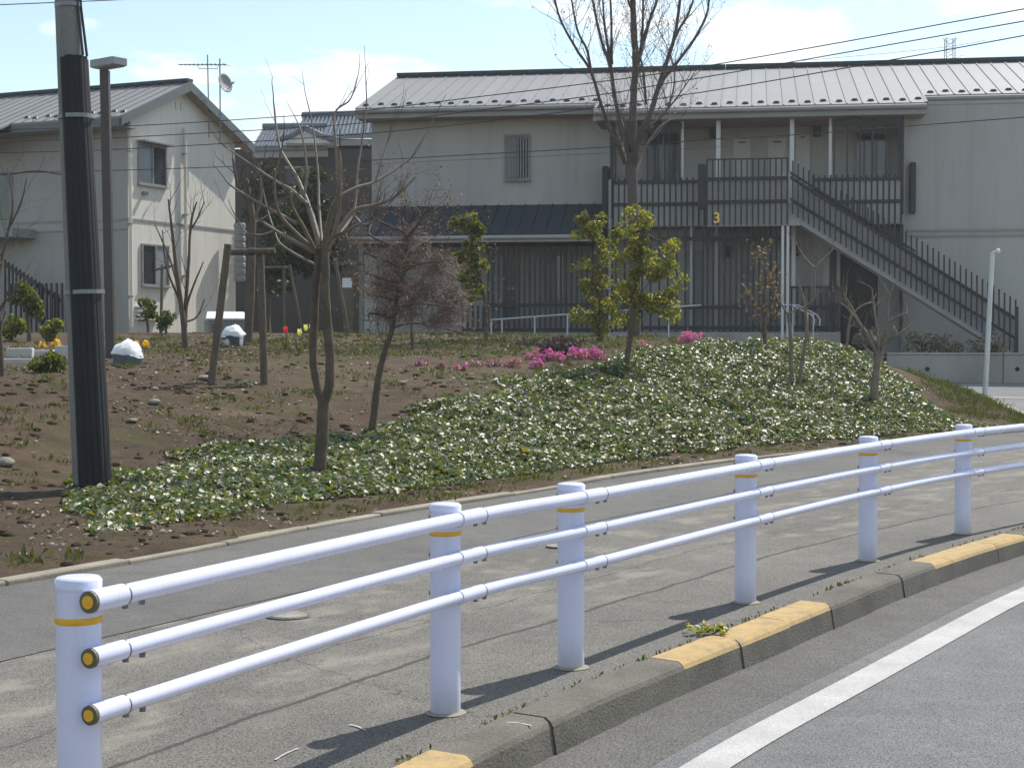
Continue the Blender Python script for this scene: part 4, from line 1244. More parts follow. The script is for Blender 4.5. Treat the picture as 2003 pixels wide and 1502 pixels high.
q.f = [(0, 1, 2), (3, 5, 4), (0, 2, 5, 3), (2, 1, 4, 5), (0, 3, 4, 1)]; q.m = [0] * 5; q.build('gable_wall', M_COLUMN, th)
for (s0_, s1_) in ((g0 - Vector((.25, 0, .05)), g2), (g2, g1 + Vector((.25, 0, -.05)))):
    q = MB(); q.tube([s0_ + Vector((0, -.15, .12)), s0_.lerp(s1_, .5) + Vector((0, -.15, .06)), s1_ + Vector((0, -.15, .14))], .10, 8); q.build('gable_tile', M_TILE, th)
q = MB(); x0, x1 = pw(425, 400, TD - .8), pw(800, 400, TD - .8)
q.box(x0.x, x1.x, TD - .8, TD + 5, 0.5, pw(500, 292, TD - .8).z); q.build('wall', M_DARKWALL, th)
q = MB(); x0 = pw(590, 300, TD); q.box(x0.x, pw(800, 300, TD).x, TD + .3, TD + 5, 4.0, pw(600, 272, TD + .3).z); q.build('upper_wall', M_DARKWALL, th)
q = MB(); w0 = pw(560, 330, TD - .9); w1 = pw(610, 380, TD - .9); q.box(w0.x, w1.x, TD - .86, TD - .79, w1.z, w0.z); wdw = q.build('window', M_PANE, th)
for zq in (w0.z, w1.z - .08):
    q = MB(); q.box(w0.x - .06, w1.x + .06, TD - .9, TD - .85, zq, zq + .08); q.build('frame', M_FRAME, wdw)

# lattice pylon on the horizon
pyl = thing('transmission_pylon', 'distant steel lattice pylon rising beyond the apartment roof', 'pylon')
PD = 160.0
def pp_(px, py): return W(px, py, PD)
tw0, tw1 = .5, .42
top = pp_(1858, 76); bot = pp_(1858, 140)
cx, cy = top.x, top.y
corners = [(-1, -1), (1, -1), (1, 1), (-1, 1)]
ztop, zbot = top.z, 0.0
for (sx, sy) in corners:
    q = MB(); q.tube([(cx + sx * 1.6, cy + sy * 1.6, zbot), (cx + sx * .5, cy + sy * .5, 22), (cx + sx * .42, cy + sy * .42, ztop)], .05, 5); q.build('leg', M_GALV, pyl)
nz = 26; q = MB()
for k in range(nz):
    za, zb2 = 22 + (ztop - 22) * k / nz, 22 + (ztop - 22) * (k + 1) / nz
    for i in range(4):
        (ax, ay), (bx_, by_) = corners[i], corners[(i + 1) % 4]
        q.tube([(cx + ax * .46, cy + ay * .46, za), (cx + bx_ * .46, cy + by_ * .46, zb2)], .03, 4)
q.build('bracing', M_GALV, pyl)
for zz, sgn in ((ztop - 1.7, 1), (ztop, 1), (ztop, -1)):
    q = MB(); q.tube([(cx, cy, zz - .6), (cx + sgn * (1.3 if zz < ztop else .7), cy, zz), (cx, cy, zz + .05)], .05, 4); q.build('cross_arm', M_GALV, pyl)

# ------------------------------------------------------------------ white guard rail
GR = thing('guard_rail', 'curved white pipe guard rail with yellow banded posts along the kerb', 'guard rail')
POSTS = [(-1.145, 4.10), (-0.255, 5.94), (0.257, 6.77), (1.27, 8.45), (2.30, 10.05), (3.32, 11.45), (4.72, 13.05), (6.2, 14.5)]
PR = 0.0585
pprof = [(PR, -0.05), (PR, 0.775), (PR - .002, .79), (PR - .012, .799), (PR - .03, .803)]
pm = MB().lathe(pprof, 28).mesh('post', M_WHITE, True)
bandm = MB().lathe([(PR + .001, .684), (PR + .0025, .686), (PR + .0025, .700), (PR + .001, .702)], 28).mesh('reflective_band', M_YEL, True)
capm = MB().lathe([(PR + .003, .775), (PR + .0035, .797), (PR - .004, .805), (PR - .025, .808)], 28).mesh('post_cap', M_WHITE, True)
collar = MB().lathe([(PR + .022, .003), (PR + .016, .007), (PR + .002, .010)], 24).mesh('ground_collar', M_EDGE, True)
pc = catmull([(-1.46, 3.38)] + POSTS, .03); pcs = arclen(pc); pcn = normals_left(pc)
ps = [pcs[np.linalg.norm(pc - np.array(p), axis=1).argmin()] for p in POSTS]
OFF = PR + .026
railc = pc - pcn * OFF
for (x, y) in POSTS:
    po = link('post', pm, GR, (x, y, 0))
    link('reflective_band', bandm, po); link('post_cap', capm, po); link('ground_collar', collar, po)
rs = arclen(railc)
def rp(sv, z):
    f = np.interp(sv, pcs, np.arange(len(pc)))
    i = int(min(f, len(pc) - 2)); fr = f - i
    p = railc[i] * (1 - fr) + railc[i + 1] * fr
    return Vector((p[0], p[1], z))
def seg(s0, s1, z, r, n=18):
    m_ = max(2, int((s1 - s0) / .08))
    q = MB(); q.tube([rp(s0 + (s1 - s0) * k / m_, z) for k in range(m_ + 1)], r, n); return q
s_start = ps[0] - .055
LEV = [(.752, .0265), (.606, .0235), (.458, .0235)]
for (z, r) in LEV:
    # pipe lengths between the joints just past each post
    joints = [s_start] + [p + .13 for p in ps[1:]]
    for k in range(len(joints) - 1):
        rl = seg(joints[k] + (.02 if k == 0 else .002), joints[k + 1] - .002, z, r).build('rail', M_WHITE, GR, True)
        # sleeve round the pipe across each post
        c0, c1 = (s_start + .004, ps[0] + .075) if k == 0 else (ps[k] - .05, ps[k] + .13)
        sl_ = seg(c0, c1, z, r + .0035).build('sleeve', M_WHITE, rl, True)
        q = seg(c1 - .001, c1 + .004, z, r + .0042); q.build('joint_ring', M_BOLT, rl, True)
        # saddle bracket between post and pipe
        mid, t, n_ = rp(ps[k], z), None, None
        tv = (rp(ps[k] + .05, z) - rp(ps[k] - .05, z)).normalized(); nv = Vector((-tv.y, tv.x, 0))
        q = MB(); hw = .04
        c_ = mid + nv * .02
        q.hexa([c_ - tv * hw - nv * .012 + Vector((0, 0, -.02)), c_ + tv * hw - nv * .012 + Vector((0, 0, -.02)), c_ + tv * hw + nv * .03 + Vector((0, 0, -.02)), c_ - tv * hw + nv * .03 + Vector((0, 0, -.02)),
                c_ - tv * hw - nv * .012 + Vector((0, 0, .02)), c_ + tv * hw - nv * .012 + Vector((0, 0, .02)), c_ + tv * hw + nv * .03 + Vector((0, 0, .02)), c_ - tv * hw + nv * .03 + Vector((0, 0, .02))])
        o = q.build('bracket', M_WHITE, rl); bevel(o, .006)
        for ds in (.085, .155):
            p = rp(ps[k] + ds, z - r - .002)
            q = MB(); q.tube([p + Vector((0, 0, .004)), p - Vector((0, 0, .010))], .009, 8); q.build('bolt', M_BOLT, rl)
        # bolt head on the back of the post
        p = Vector((POSTS[k][0], POSTS[k][1], z)) + nv * PR
        q = MB(); q.tube([p - nv * .003, p + nv * .010], .010, 8); q.build('bolt', M_BOLT, rl)
        if k == 0:
            e = rp(s_start, z); d0 = (rp(s_start + .05, z) - e).normalized()
            q = MB(); q.tube([e - d0 * .006, e + d0 * .02], r + .0025, 20); ec = q.build('end_cap', M_DKRING, rl)
            q = MB(); q.tube([e - d0 * .010, e - d0 * .0055], r * .66, 18); q.build('reflector', M_YEL, rl)

# ------------------------------------------------------------------ utility pole with cable guards
base = GH(177, 962)
UPD = base.y
up = thing('utility_pole', 'leaning concrete utility pole with black cable conduits down one side', 'utility pole', (base.x, base.y, base.z))
topw = W(129, -60, UPD)
axis_ = (topw - base)
r0, r1 = 66 / 2 / FPX * UPD, 47 / 2 / FPX * UPD
top_far = axis_ * 1.35
q = MB(); q.tube([axis_ * -.06] + [top_far * (k / 8) for k in range(9)], [r0] + [r0 + (r1 - r0) * (k / 8) * 1.35 for k in range(9)], 28); q.build('shaft', M_POLE, up, True)
axn = axis_.normalized()
side = Vector((1, 0, 0)); side = (side - axn * side.dot(axn)).normalized(); fro = axn.cross(side)     # fro points away / towards
if fro.y > 0: fro = -fro
def pole_r(f): return r0 + (r1 - r0) * f
f_guard = 0.832
for k, ang in enumerate((96, 77, 58, 39, 20, 1, -18)):
    dv = side * math.cos(R(ang)) + fro * math.sin(R(ang))
    cr = .042 if k % 3 else .047
    q = MB(); pts = [axis_ * (f_guard * i / 10) * (1 if k % 2 else .995) + dv * (pole_r(f_guard * i / 10) - cr * .12) for i in range(11)]
    q.tube(pts, cr, 10); q.build('conduit', M_CONDUIT, up, True)
for k, (ang, sw) in enumerate(((30, .02), (8, -.015))):
    dv = side * math.cos(R(ang)) + fro * math.sin(R(ang))
    q = MB(); pts = [axis_ * (f_guard + (1.3 - f_guard) * i / 10) + dv * (pole_r(min(1, f_guard + (1.3 - f_guard) * i / 10)) + .012 + .03 * max(0, 1 - i / 2)) for i in range(11)]
    q.tube(pts, .012, 6); q.build('cable', M_CABLE, up, True)
for py in (12, 230, 572, 607):
    f = (W(160, py, UPD).z - base.z) / axis_.z
    rr = pole_r(f) + (.042 if 100 < py < 600 else .008)
    q = MB()
    for i in range(25):
        a = 2 * math.pi * i / 24
        pass
    cpt = axis_ * f + side * (.022 if 100 < py < 600 else 0)
    ring = [cpt + (side * math.cos(2 * math.pi * i / 28) + fro * math.sin(2 * math.pi * i / 28)) * rr * (1.0 if math.cos(2 * math.pi * i / 28) > -.3 else .90) for i in range(28)]
    v = []; hb = .018
    for p in ring: v.append(tuple(p - axn * hb)); v.append(tuple(p + axn * hb))
    ff = [(2 * i, 2 * ((i + 1) % 28), 2 * ((i + 1) % 28) + 1, 2 * i + 1) for i in range(28)]
    q.add(v, ff); o = q.build('steel_band', M_STEELBAND if py != 607 else M_POLE, up); so = o.modifiers.new('thick', 'SOLIDIFY'); so.thickness = .006

# garden lamp post behind the pole
gl_b = GH(217, 700)
GLD = gl_b.y
gl = thing('garden_lamp', 'tall square dark lamp post with flat slab head behind the utility pole', 'lamp post', tuple(gl_b))
tp = W(205, 138, GLD) - gl_b
rw_ = 8.5 / FPX * GLD
q = MB(); q.hexa([(-rw_, -rw_, -.1), (rw_, -rw_, -.1), (rw_, rw_, -.1), (-rw_, rw_, -.1), (tp.x - rw_, -rw_, tp.z), (tp.x + rw_, -rw_, tp.z), (tp.x + rw_, rw_, tp.z), (tp.x - rw_, rw_, tp.z)]); o = q.build('post', M_DKMETAL, gl); bevel(o, .01)
h0 = W(173, 120, GLD) - gl_b; h1 = W(250, 130, GLD) - gl_b
hs = GLD / FPX
sl_d, sw_d = Vector((math.cos(R(-38)), math.sin(R(-38)), 0)), Vector((math.sin(R(38)), math.cos(R(38)), 0))
c_ = Vector((tp.x + 9 * hs, -.05, tp.z + .04)); v = []
for zz in (0, .115):
    for (i, j) in ((-1, -1), (1, -1), (1, 1), (-1, 1)):
        v.append(tuple(c_ + sl_d * (36 * hs) * i + sw_d * .13 * j + Vector((0, 0, zz))))
q = MB(); q.hexa(v); o = q.build('lamp_head', M_LAMPTOP, gl); bevel(o, .012)
v = [Vector(p) - Vector((0, 0, .0)) for p in v[:4]]
cc = sum(v, Vector()) / 4
v2 = [cc + (p - cc) * .85 for p in v]
q = MB(); q.hexa([p - Vector((0, 0, .012)) for p in v2] + [p - Vector((0, 0, .001)) for p in v2]); q.build('diffuser', M_PANEB, gl)

# signpost by the side road
sgb = GZ(1926, 778, 0.33); sgb.z = float(side_z(sgb.y))
sp_ = thing('slim_post', 'slim pale grey post with a small white cap beside the side road', 'post', tuple(sgb))
tpv = W(1941, 494, sgb.y) - sgb
q = MB(); q.tube([(0, 0, -.05), tpv * .3, tpv * .6, tpv], [.052, .05, .047, .045], 14); q.build('pole', M_GALV, sp_, True)
q = MB(); q.tube([tpv, tpv + Vector((.09, -.02, .02))], .022, 8); q.build('arm', M_GALV, sp_, True)
q = MB(); q.lathe([(.01, -.05), (.04, -.04), (.045, .0), (.035, .03), (.01, .045)], 12, tuple(tpv + Vector((.10, -.02, .03)))); q.build('cap_lamp', M_PLASTIC, sp_, True)

# ------------------------------------------------------------------ overhead cables
CAB = [
 ('topmost of the long cables sweeping up over the apartment roof', [(-60, 256, 34), (0, 254, 34), (250, 248, 33), (560, 228, 32), (715, 217, 31), (900, 194, 30), (1085, 172, 29), (1230, 153, 28.5), (1340, 137, 28), (1660, 81, 26), (2003, 18, 24), (2100, 0, 23)], .014),
 ('second from top of the long cables sweeping up over the apartment roof', [(-60, 279, 34), (0, 277, 34), (185, 272, 33.5), (335, 264, 33), (560, 252, 32), (726, 240, 31), (900, 221, 30), (1040, 203, 29.5), (1210, 181, 29), (1290, 166, 28.5), (1400, 148, 28), (1700, 95, 26), (2003, 42, 24), (2100, 24, 23)], .014),
 ('third from top of the long cables sweeping up over the apartment roof', [(-60, 301, 34), (0, 299, 34), (185, 295, 33.5), (460, 280, 32), (726, 261, 31), (900, 244, 30), (1170, 211, 29), (1275, 195, 28.5), (1400, 177, 28), (1710, 124, 26), (2003, 70, 24), (2100, 52, 23)], .014),
 ('lowest dark cable crossing both upper storey walls', [(-60, 341, 34), (0, 339, 34), (185, 335, 33.5), (460, 326, 32.5), (726, 314, 31.5), (900, 304, 31), (1195, 288, 30), (1400, 272, 29), (1550, 265, 28.5), (1800, 245, 27.5), (2003, 230, 26.5), (2100, 220, 26)], .013),
 ('faint thin wire just under the lowest cable', [(726, 322, 32), (900, 313, 31.5), (1195, 300, 31), (1420, 287, 30.5)], .006),
 ('single wire crossing the sky at the top of the utility pole', [(-60, 12, 20), (0, 10, 20), (120, 5, 20), (260, -1, 20), (420, -10, 20)], .009),
 ('thick knotted service cable low across the shaded house wall', [(-40, 341, 30), (20, 342, 30), (50, 336, 30), (85, 335, 30), (118, 342, 30), (160, 340, 29.5)], .022),
 ('fine high voltage wire hanging from the distant pylon', [(1560, 120, 150), (1700, 108, 150), (1850, 93, 150), (1930, 79, 150)], .03),
]
for lab, pts, r_ in CAB:
    P3 = [W(*p) for p in pts]
    cr = []
    for i in range(len(P3) - 1):
        p0, p1, p2, p3 = P3[max(i - 1, 0)], P3[i], P3[i + 1], P3[min(i + 2, len(P3) - 1)]
        for k in range(4):
            t = k / 4
            cr.append(0.5 * ((2 * p1) + (p2 - p0) * t + (2 * p0 - 5 * p1 + 4 * p2 - p3) * t * t + (-p0 + 3 * p1 - 3 * p2 + p3) * t ** 3))
    cr.append(P3[-1])
    for _ in range(3): cr = [cr[0]] + [(cr[i - 1] + cr[i] * 2 + cr[i + 1]) / 4 for i in range(1, len(cr) - 1)] + [cr[-1]]
    q = MB(); q.tube(cr, r_ * .7, 6)
    tag(q.build('overhead_cable', M_CABLE, None, True), lab, 'cable')
# ------------------------------------------------------------------ foliage helpers
def leaf_mesh(name, C, U, Nn, size, mat, wid=0.62, fold=0.18, rnd=False):
    """one folded leaf of two triangles pairs per row: C centre, U along, Nn normal"""
    C, U, Nn = np.asarray(C, float), np.asarray(U, float), np.asarray(Nn, float)
    k = len(C); size = np.asarray(size, float).reshape(-1, 1) * np.ones((k, 1))
    U /= np.linalg.norm(U, axis=1)[:, None] + 1e-9
    V = np.cross(Nn, U); V /= np.linalg.norm(V, axis=1)[:, None] + 1e-9
    Nn = np.cross(U, V)
    if rnd:
        v = np.empty((k, 6, 3)); sd = V * size * wid * .5; fo = Nn * size * fold
        v[:, 0] = C - U * size * .45
        v[:, 1] = C + sd * 1.0 + fo - U * size * .22
        v[:, 2] = C + sd * .78 + fo * .7 + U * size * .18
        v[:, 3] = C + U * size * .5 - fo * .3
        v[:, 4] = C - sd * .78 + fo * .7 + U * size * .18
        v[:, 5] = C - sd * 1.0 + fo - U * size * .22
        T = np.array([[0, 2, 1], [0, 3, 2], [0, 4, 3], [0, 5, 4]]); nv = 6
    else:
        v = np.empty((k, 4, 3))
        v[:, 0] = C - U * size * .5
        v[:, 1] = C + V * size * wid * .5 + Nn * size * fold - U * size * .08
        v[:, 2] = C + U * size * .5
        v[:, 3] = C - V * size * wid * .5 + Nn * size * fold - U * size * .08
        T = np.array([[0, 2, 1], [0, 3, 2]]); nv = 4
    me = bpy.data.meshes.new(name)
    me.vertices.add(nv * k); me.vertices.foreach_set('co', v.ravel())
    tri = (np.arange(k)[:, None, None] * nv + T[None]).reshape(-1, 3)
    me.loops.add(len(tri) * 3); me.loops.foreach_set('vertex_index', tri.ravel().astype(np.int32))
    me.polygons.add(len(tri)); me.polygons.foreach_set('loop_start', np.arange(0, len(tri) * 3, 3, dtype=np.int32)); me.polygons.foreach_set('loop_total', np.full(len(tri), 3, dtype=np.int32))
    me.materials.append(mat); me.update(calc_edges=True)
    return me
def rand_dirs(k):
    d = rng.normal(size=(k, 3)); return d / np.linalg.norm(d, axis=1)[:, None]
def blob_leaves(name, blobs, n, size, mat, parent=None, up=0.5, wid=.55, shell=0.5):
    """leaves spread through lumpy clumps: blobs = (centre, (rx, ry, rz), weight)"""
    wts = np.array([b_[2] for b_ in blobs], float); wts /= wts.sum()
    pick = rng.choice(len(blobs), n, p=wts)
    d = rand_dirs(n); rad = rng.random(n) ** (1 / 3) * (1 - shell) + shell * np.clip(rng.normal(.9, .12, n), 0, 1.1)
    c = np.array([list(b_[0]) for b_ in blobs])[pick]; r_ = np.array([list(b_[1]) for b_ in blobs])[pick]
    C = c + d * rad[:, None] * r_
    Nn = rand_dirs(n) * .8 + d * .5 + np.array([0, 0, up]); U = rand_dirs(n) + d * .5 - np.array([0, 0, .25])
    o = link(name, leaf_mesh(name, C, U, Nn, size * rng.uniform(.7, 1.3, n), mat, wid, .18, True), parent); o['kind'] = 'stuff'
    return o
def clumped(center, R3, k, sub, weight=1.0):
    out = []
    for _ in range(k):
        d = Vector(rand_dirs(1)[0]); f = random.random() ** .4
        out.append((Vector(center) + Vector((d.x * R3[0], d.y * R3[1], d.z * R3[2])) * f, (sub * random.uniform(.6, 1.2), sub * random.uniform(.6, 1.2), sub * random.uniform(.5, 1.0)), weight * random.uniform(.6, 1.3)))
    return out
def grow(mb, p, d, L, r, depth, spread=.6, ratio=.72, n=4, upb=.15, kids=(2, 3), bend=.12, tips=None, minr=.0015):
    d = d.normalized(); pts = [p.copy()]; rr = [r]
    steps = 4; q = p.copy()
    for i in range(steps):
        d = (d + Vector((random.gauss(0, bend), random.gauss(0, bend), random.gauss(0, bend) + upb * .25))).normalized()
        q = q + d * (L / steps); pts.append(q.copy()); rr.append(max(minr, r * (1 - .55 * (i + 1) / steps)))
    mb.tube(pts, rr, n if r > .012 else 3, cap=False)
    if tips is not None: tips.append((q.copy(), d.copy()))
    if depth <= 0: return
    for _ in range(random.randint(*kids)):
        k = random.choice([2, 3, 4, 4])
        nd = (d + Vector((random.gauss(0, spread), random.gauss(0, spread), random.gauss(0, spread) + upb))).normalized()
        grow(mb, pts[k], nd, L * ratio * random.uniform(.7, 1.15), rr[k] * .72, depth - 1, spread, ratio, n, upb, kids, bend, tips, minr)
def curve_pts(ctrl, sub=4):
    out = []
    for i in range(len(ctrl) - 1):
        p0, p1, p2, p3 = ctrl[max(i - 1, 0)], ctrl[i], ctrl[i + 1], ctrl[min(i + 2, len(ctrl) - 1)]
        for k in range(sub):
            t = k / sub
            out.append(0.5 * ((2 * p1) + (p2 - p0) * t + (2 * p0 - 5 * p1 + 4 * p2 - p3) * t * t + (-p0 + 3 * p1 - 3 * p2 + p3) * t ** 3))
    out.append(ctrl[-1]); return out
def limb(mb, pts, r_start, r_end, n=8):
    c = curve_pts([Vector(p) for p in pts], 6); k = len(c); sd_ = random.uniform(0, 50)
    c = [p + Vector((mnoise.noise(Vector((i * .5, sd_, 0))), mnoise.noise(Vector((i * .5, sd_, 9))), 0)) * r_start * .14 * (1 if 0 < i < k - 1 else 0) for i, p in enumerate(c)]
    rad = [(r_start + (r_end - r_start) * (i / (k - 1))) * (1 + .16 * mnoise.noise(Vector((i * .8, sd_, 4)))) for i in range(k)]
    if k > 8: rad[0] *= 1.12
    mb.tube(c, rad, n)
    return c

# ------------------------------------------------------------------ pollarded tree with twin stems
tb = GH(626, 938); D1 = tb.y; mpp = D1 / FPX
t1 = thing('pollarded_tree', 'bare pollarded tree with twin stems and pale cut branches in front of the garden', 'tree')
def q1(px, py, dd=0.0): return W(px, py, D1 + dd)
mb = MB()
limb(mb, [q1(624, 955), q1(626, 900), q1(631, 830), q1(634, 770)], 13.5 * mpp, 11 * mpp, 12)
limb(mb, [q1(633, 790), q1(645, 745, -.02), q1(644, 680, -.04), q1(637, 580, -.05), q1(636, 500, -.03), q1(633, 470)], 9.5 * mpp, 8 * mpp, 12)
limb(mb, [q1(630, 790), q1(620, 750, .05), q1(613, 700, .08), q1(616, 600, .08), q1(622, 520, .05), q1(627, 480, .02)], 8.5 * mpp, 7.2 * mpp, 12)
mb.build('trunk', M_BARK, t1, True)
LIMBS = [
 ([(628, 490, 0), (615, 440, .15), (598, 388, .3), (580, 345, .45), (547, 287, .7), (535, 200, .9)], 8.5, 2),
 ([(617, 492, 0), (592, 442, -.25), (572, 405, -.45), (570, 375, -.55)], 6, 3),
 ([(616, 489, 0), (580, 457, -.15), (545, 415, -.35), (537, 355, -.5), (550, 300, -.6)], 6, 2),
 ([(617, 494, 0), (540, 452, .2), (495, 421, .35)], 5.5, 3),
 ([(580, 437, .1), (515, 402, .3), (457, 367, .5), (440, 350, .6)], 4.5, 2),
 ([(602, 400, .2), (570, 372, .3), (535, 352, .45), (485, 318, .6), (440, 287, .8)], 5, 1.5),
 ([(632, 490, 0), (640, 450, -.2), (647, 417, -.35), (662, 377, -.5), (665, 325, -.6), (661, 285, -.65)], 7.5, 4.5),
 ([(637, 487, 0), (657, 445, -.1), (666, 385, -.25), (668, 360, -.3)], 5.5, 3.5),
 ([(664, 384, -.3), (700, 366, -.2), (735, 355, -.1), (790, 320, .1), (812, 300, .15), (850, 230, .3)], 4.5, 1.2),
 ([(640, 487, 0), (687, 417, .15), (730, 402, .2), (760, 392, .2), (782, 377, .2), (812, 347, .25)], 6.5, 2.6),
 ([(664, 382, -.3), (657, 285, -.2), (655, 222, -.1), (685, 195, -.1), (700, 150, -.1)], 4, 1.2),
 ([(630, 480, 0), (624, 405, .3), (622, 340, .5), (612, 250, .7), (600, 195, .8)], 4.5, 1.2),
 ([(645, 475, 0), (690, 420, .4), (700, 330, .6), (716, 220, .8), (715, 150, .9)], 4.5, 1.2),
 ([(620, 520, .05), (582, 500, .1), (552, 480, .2), (540, 462, .3), (522, 405, .5), (510, 350, .6)], 4, 1.4),
 ([(537, 452, .2), (510, 460, .15), (482, 455, .1), (470, 440, .1), (458, 418, .1)], 3, 1.4),
 ([(595, 385, .3), (600, 330, .35), (590, 262, .4), (575, 225, .5)], 4, 1.2),
 ([(690, 418, .15), (712, 440, .0), (735, 430, -.1), (760, 400, -.2)], 3, 1.5),
 ([(650, 465, 0), (690, 445, -.2), (715, 432, -.3)], 4, 2),
 ([(735, 355, -.1), (745, 320, -.1), (760, 270, 0), (770, 240, 0)], 2.6, 1),
]
mb = MB(); tw = MB()
for pts, ra, rb in LIMBS:
    c = limb(mb, [q1(*p) for p in pts], ra * .8 * mpp, rb * .8 * mpp, 8)
    for k in range(len(c) // 2, len(c)):
        if random.random() < .16:
            d_ = (c[k] - c[k - 1]).normalized() + Vector((random.gauss(0, .5), random.gauss(0, .5), random.uniform(.2, .8)))
            grow(tw, c[k], d_, random.uniform(.15, .4), max(.004, rb * mpp * .4), 1, .5, .7, 4, .3, (0, 1), .1)
    if rb < 2.2:
        grow(tw, c[-1], (c[-1] - c[-2]), random.uniform(.15, .35), rb * .8 * mpp, 1, .4, .7, 4, .2, (0, 1), .08)
mb.build('branches', M_BARKPALE, t1, True); tw.build('crown', M_BARK, t1, True)

# ------------------------------------------------------------------ tall bare tree
D2 = 31.0; m2 = D2 / FPX
t2 = thing('tall_bare_tree', 'tall bare upswept tree before the apartment house, crown out of the picture', 'tree')
def q2(px, py, dd=0.0): return W(px, py, D2 + dd)
gb_ = H(W(1238, 660, D2).x, D2)
mb = MB()
basep = W(1240, 655, D2); basep.z = gb_ - .1
limb(mb, [basep, q2(1242, 560), q2(1240, 450), q2(1237, 373), q2(1237, 300), q2(1237, 240)], 12.5 * m2, 8.5 * m2, 12)
mb.build('trunk', M_BARKT, t2, True)
L2S = [
 ([(1222, 320, 0), (1208, 280, -.3), (1194, 256, -.4), (1175, 202, -.6), (1156, 141, -.8), (1127, 96, -1), (1098, 43, -1.2), (1086, 0, -1.3), (1078, -60, -1.4)], 6, 2),
 ([(1156, 141, -.8), (1148, 98, -.9), (1130, 61, -1), (1118, 0, -1.1), (1110, -70, -1.2)], 4, 1.5),
 ([(1231, 310, 0), (1222, 265, .1), (1213, 235, .2), (1202, 186, .3), (1194, 133, .4), (1175, 75, .5), (1159, 0, .6), (1150, -70, .7)], 8, 2.5),
 ([(1196, 140, .4), (1190, 95, .5), (1183, 53, .5), (1179, 0, .6), (1176, -70, .7)], 5, 1.5),
 ([(1196, 125, .3), (1196, 106, .2), (1196, 53, .1), (1194, 0, 0), (1192, -70, 0)], 5, 2),
 ([(1237, 250, 0), (1239, 186, 0), (1243, 120, 0), (1240, 60, 0), (1239, 27, 0), (1236, -80, 0)], 10.5, 7),
 ([(1245, 150, 0), (1249, 118, .1), (1260, 75, .2), (1271, 40, .3), (1285, 0, .4), (1296, -60, .5)], 6.5, 3),
 ([(1254, 95, .1), (1257, 50, .1), (1258, 0, .1), (1260, -60, .1)], 4, 2),
 ([(1264, 205, -.2), (1261, 170, -.2), (1257, 130, -.2), (1246, 100, -.2)], 4, 2),
 ([(1240, 330, 0), (1251, 265, -.3), (1271, 226, -.5), (1285, 180, -.6), (1298, 138, -.7), (1319, 75, -.9), (1330, 0, -1.1), (1335, -70, -1.2)], 9, 3),
 ([(1287, 175, -.6), (1300, 152, -.5), (1316, 133, -.4), (1356, 80, -.2), (1380, 35, -.1), (1387, 0, 0), (1389, -60, 0)], 6, 2),
 ([(1317, 82, -.9), (1330, 55, -.8), (1343, 35, -.8), (1356, 0, -.8), (1366, -60, -.8)], 4, 2),
 ([(1270, 245, .3), (1300, 222, .5), (1315, 185, .6), (1319, 149, .7), (1311, 106, .8), (1284, 50, .9)], 3.4, 1),
 ([(1300, 222, .5), (1325, 190, .6), (1356, 146, .7)], 3, 1),
 ([(1239, 30, 0), (1232, 10, -.1), (1222, -20, -.2), (1215, -80, -.3)], 4, 2),
 ([(1230, 330, 0), (1217, 290, .5), (1205, 255, .8)], 5, 3), ([(1242, 340, 0), (1262, 290, .4), (1290, 250, .7), (1310, 235, .9)], 5, 2.2),
 ([(1233, 300, 0), (1226, 262, -.5), (1219, 230, -.7)], 4, 2),
]
mb = MB(); tw = MB(); tips = []
for pts, ra, rb in L2S:
    c = limb(mb, [q2(*p) for p in pts], ra * .72 * m2, rb * .72 * m2, 8)
    for k in range(2, len(c)):
        if random.random() < .55:
            d_ = (c[k] - c[k - 1]).normalized() * .9 + Vector((random.gauss(0, .6), random.gauss(0, .6), random.uniform(.0, .6)))
            grow(tw, c[k], d_, random.uniform(.4, 1.0), .008, 2, .5, .65, 3, .25, (1, 3), .12, tips, .002)
mb.build('branches', M_BARKT, t2, True); tw.build('crown', M_BARKT, t2, True)
C = np.array([list(t[0]) for t in tips]); C = np.repeat(C, 2, 0) + rng.normal(0, .035, (len(tips) * 2, 3))
link('buds', leaf_mesh('buds', C, rand_dirs(len(C)), rand_dirs(len(C)), rng.uniform(.02, .05, len(C)), M_BUD), t2)

# ------------------------------------------------------------------ smaller trees and shrubs
def twig_cloud(name, blobs, n, L, r, mat, parent, flat=.5):
    mb = MB(); w = [b_[2] for b_ in blobs]
    for _ in range(n):
        c, r3, _w = random.choices(blobs, w)[0]
        d = Vector(rand_dirs(1)[0]); f = random.random() ** .45
        p = Vector(c) + Vector((d.x * r3[0], d.y * r3[1], d.z * r3[2])) * f
        u = (Vector((d.x, d.y, d.z * flat)) * .8 + Vector(rand_dirs(1)[0]) * .8).normalized() * L * random.uniform(.4, 1.2)
        k = Vector(rand_dirs(1)[0]) * L * .18
        mb.tube([p - u * .5, p - u * .1 + k, p + u * .25 + k * .6, p + u * .5], [r, r * .9, r * .7, r * .4], 3, cap=False)
        if random.random() < .6:
            b2 = p + k; u2 = (u * .4 + Vector(rand_dirs(1)[0]) * L * .35)
            mb.tube([b2, b2 + u2 * .6, b2 + u2], [r * .7, r * .5, r * .3], 3, cap=False)
    return mb.build(name, mat, parent, True)
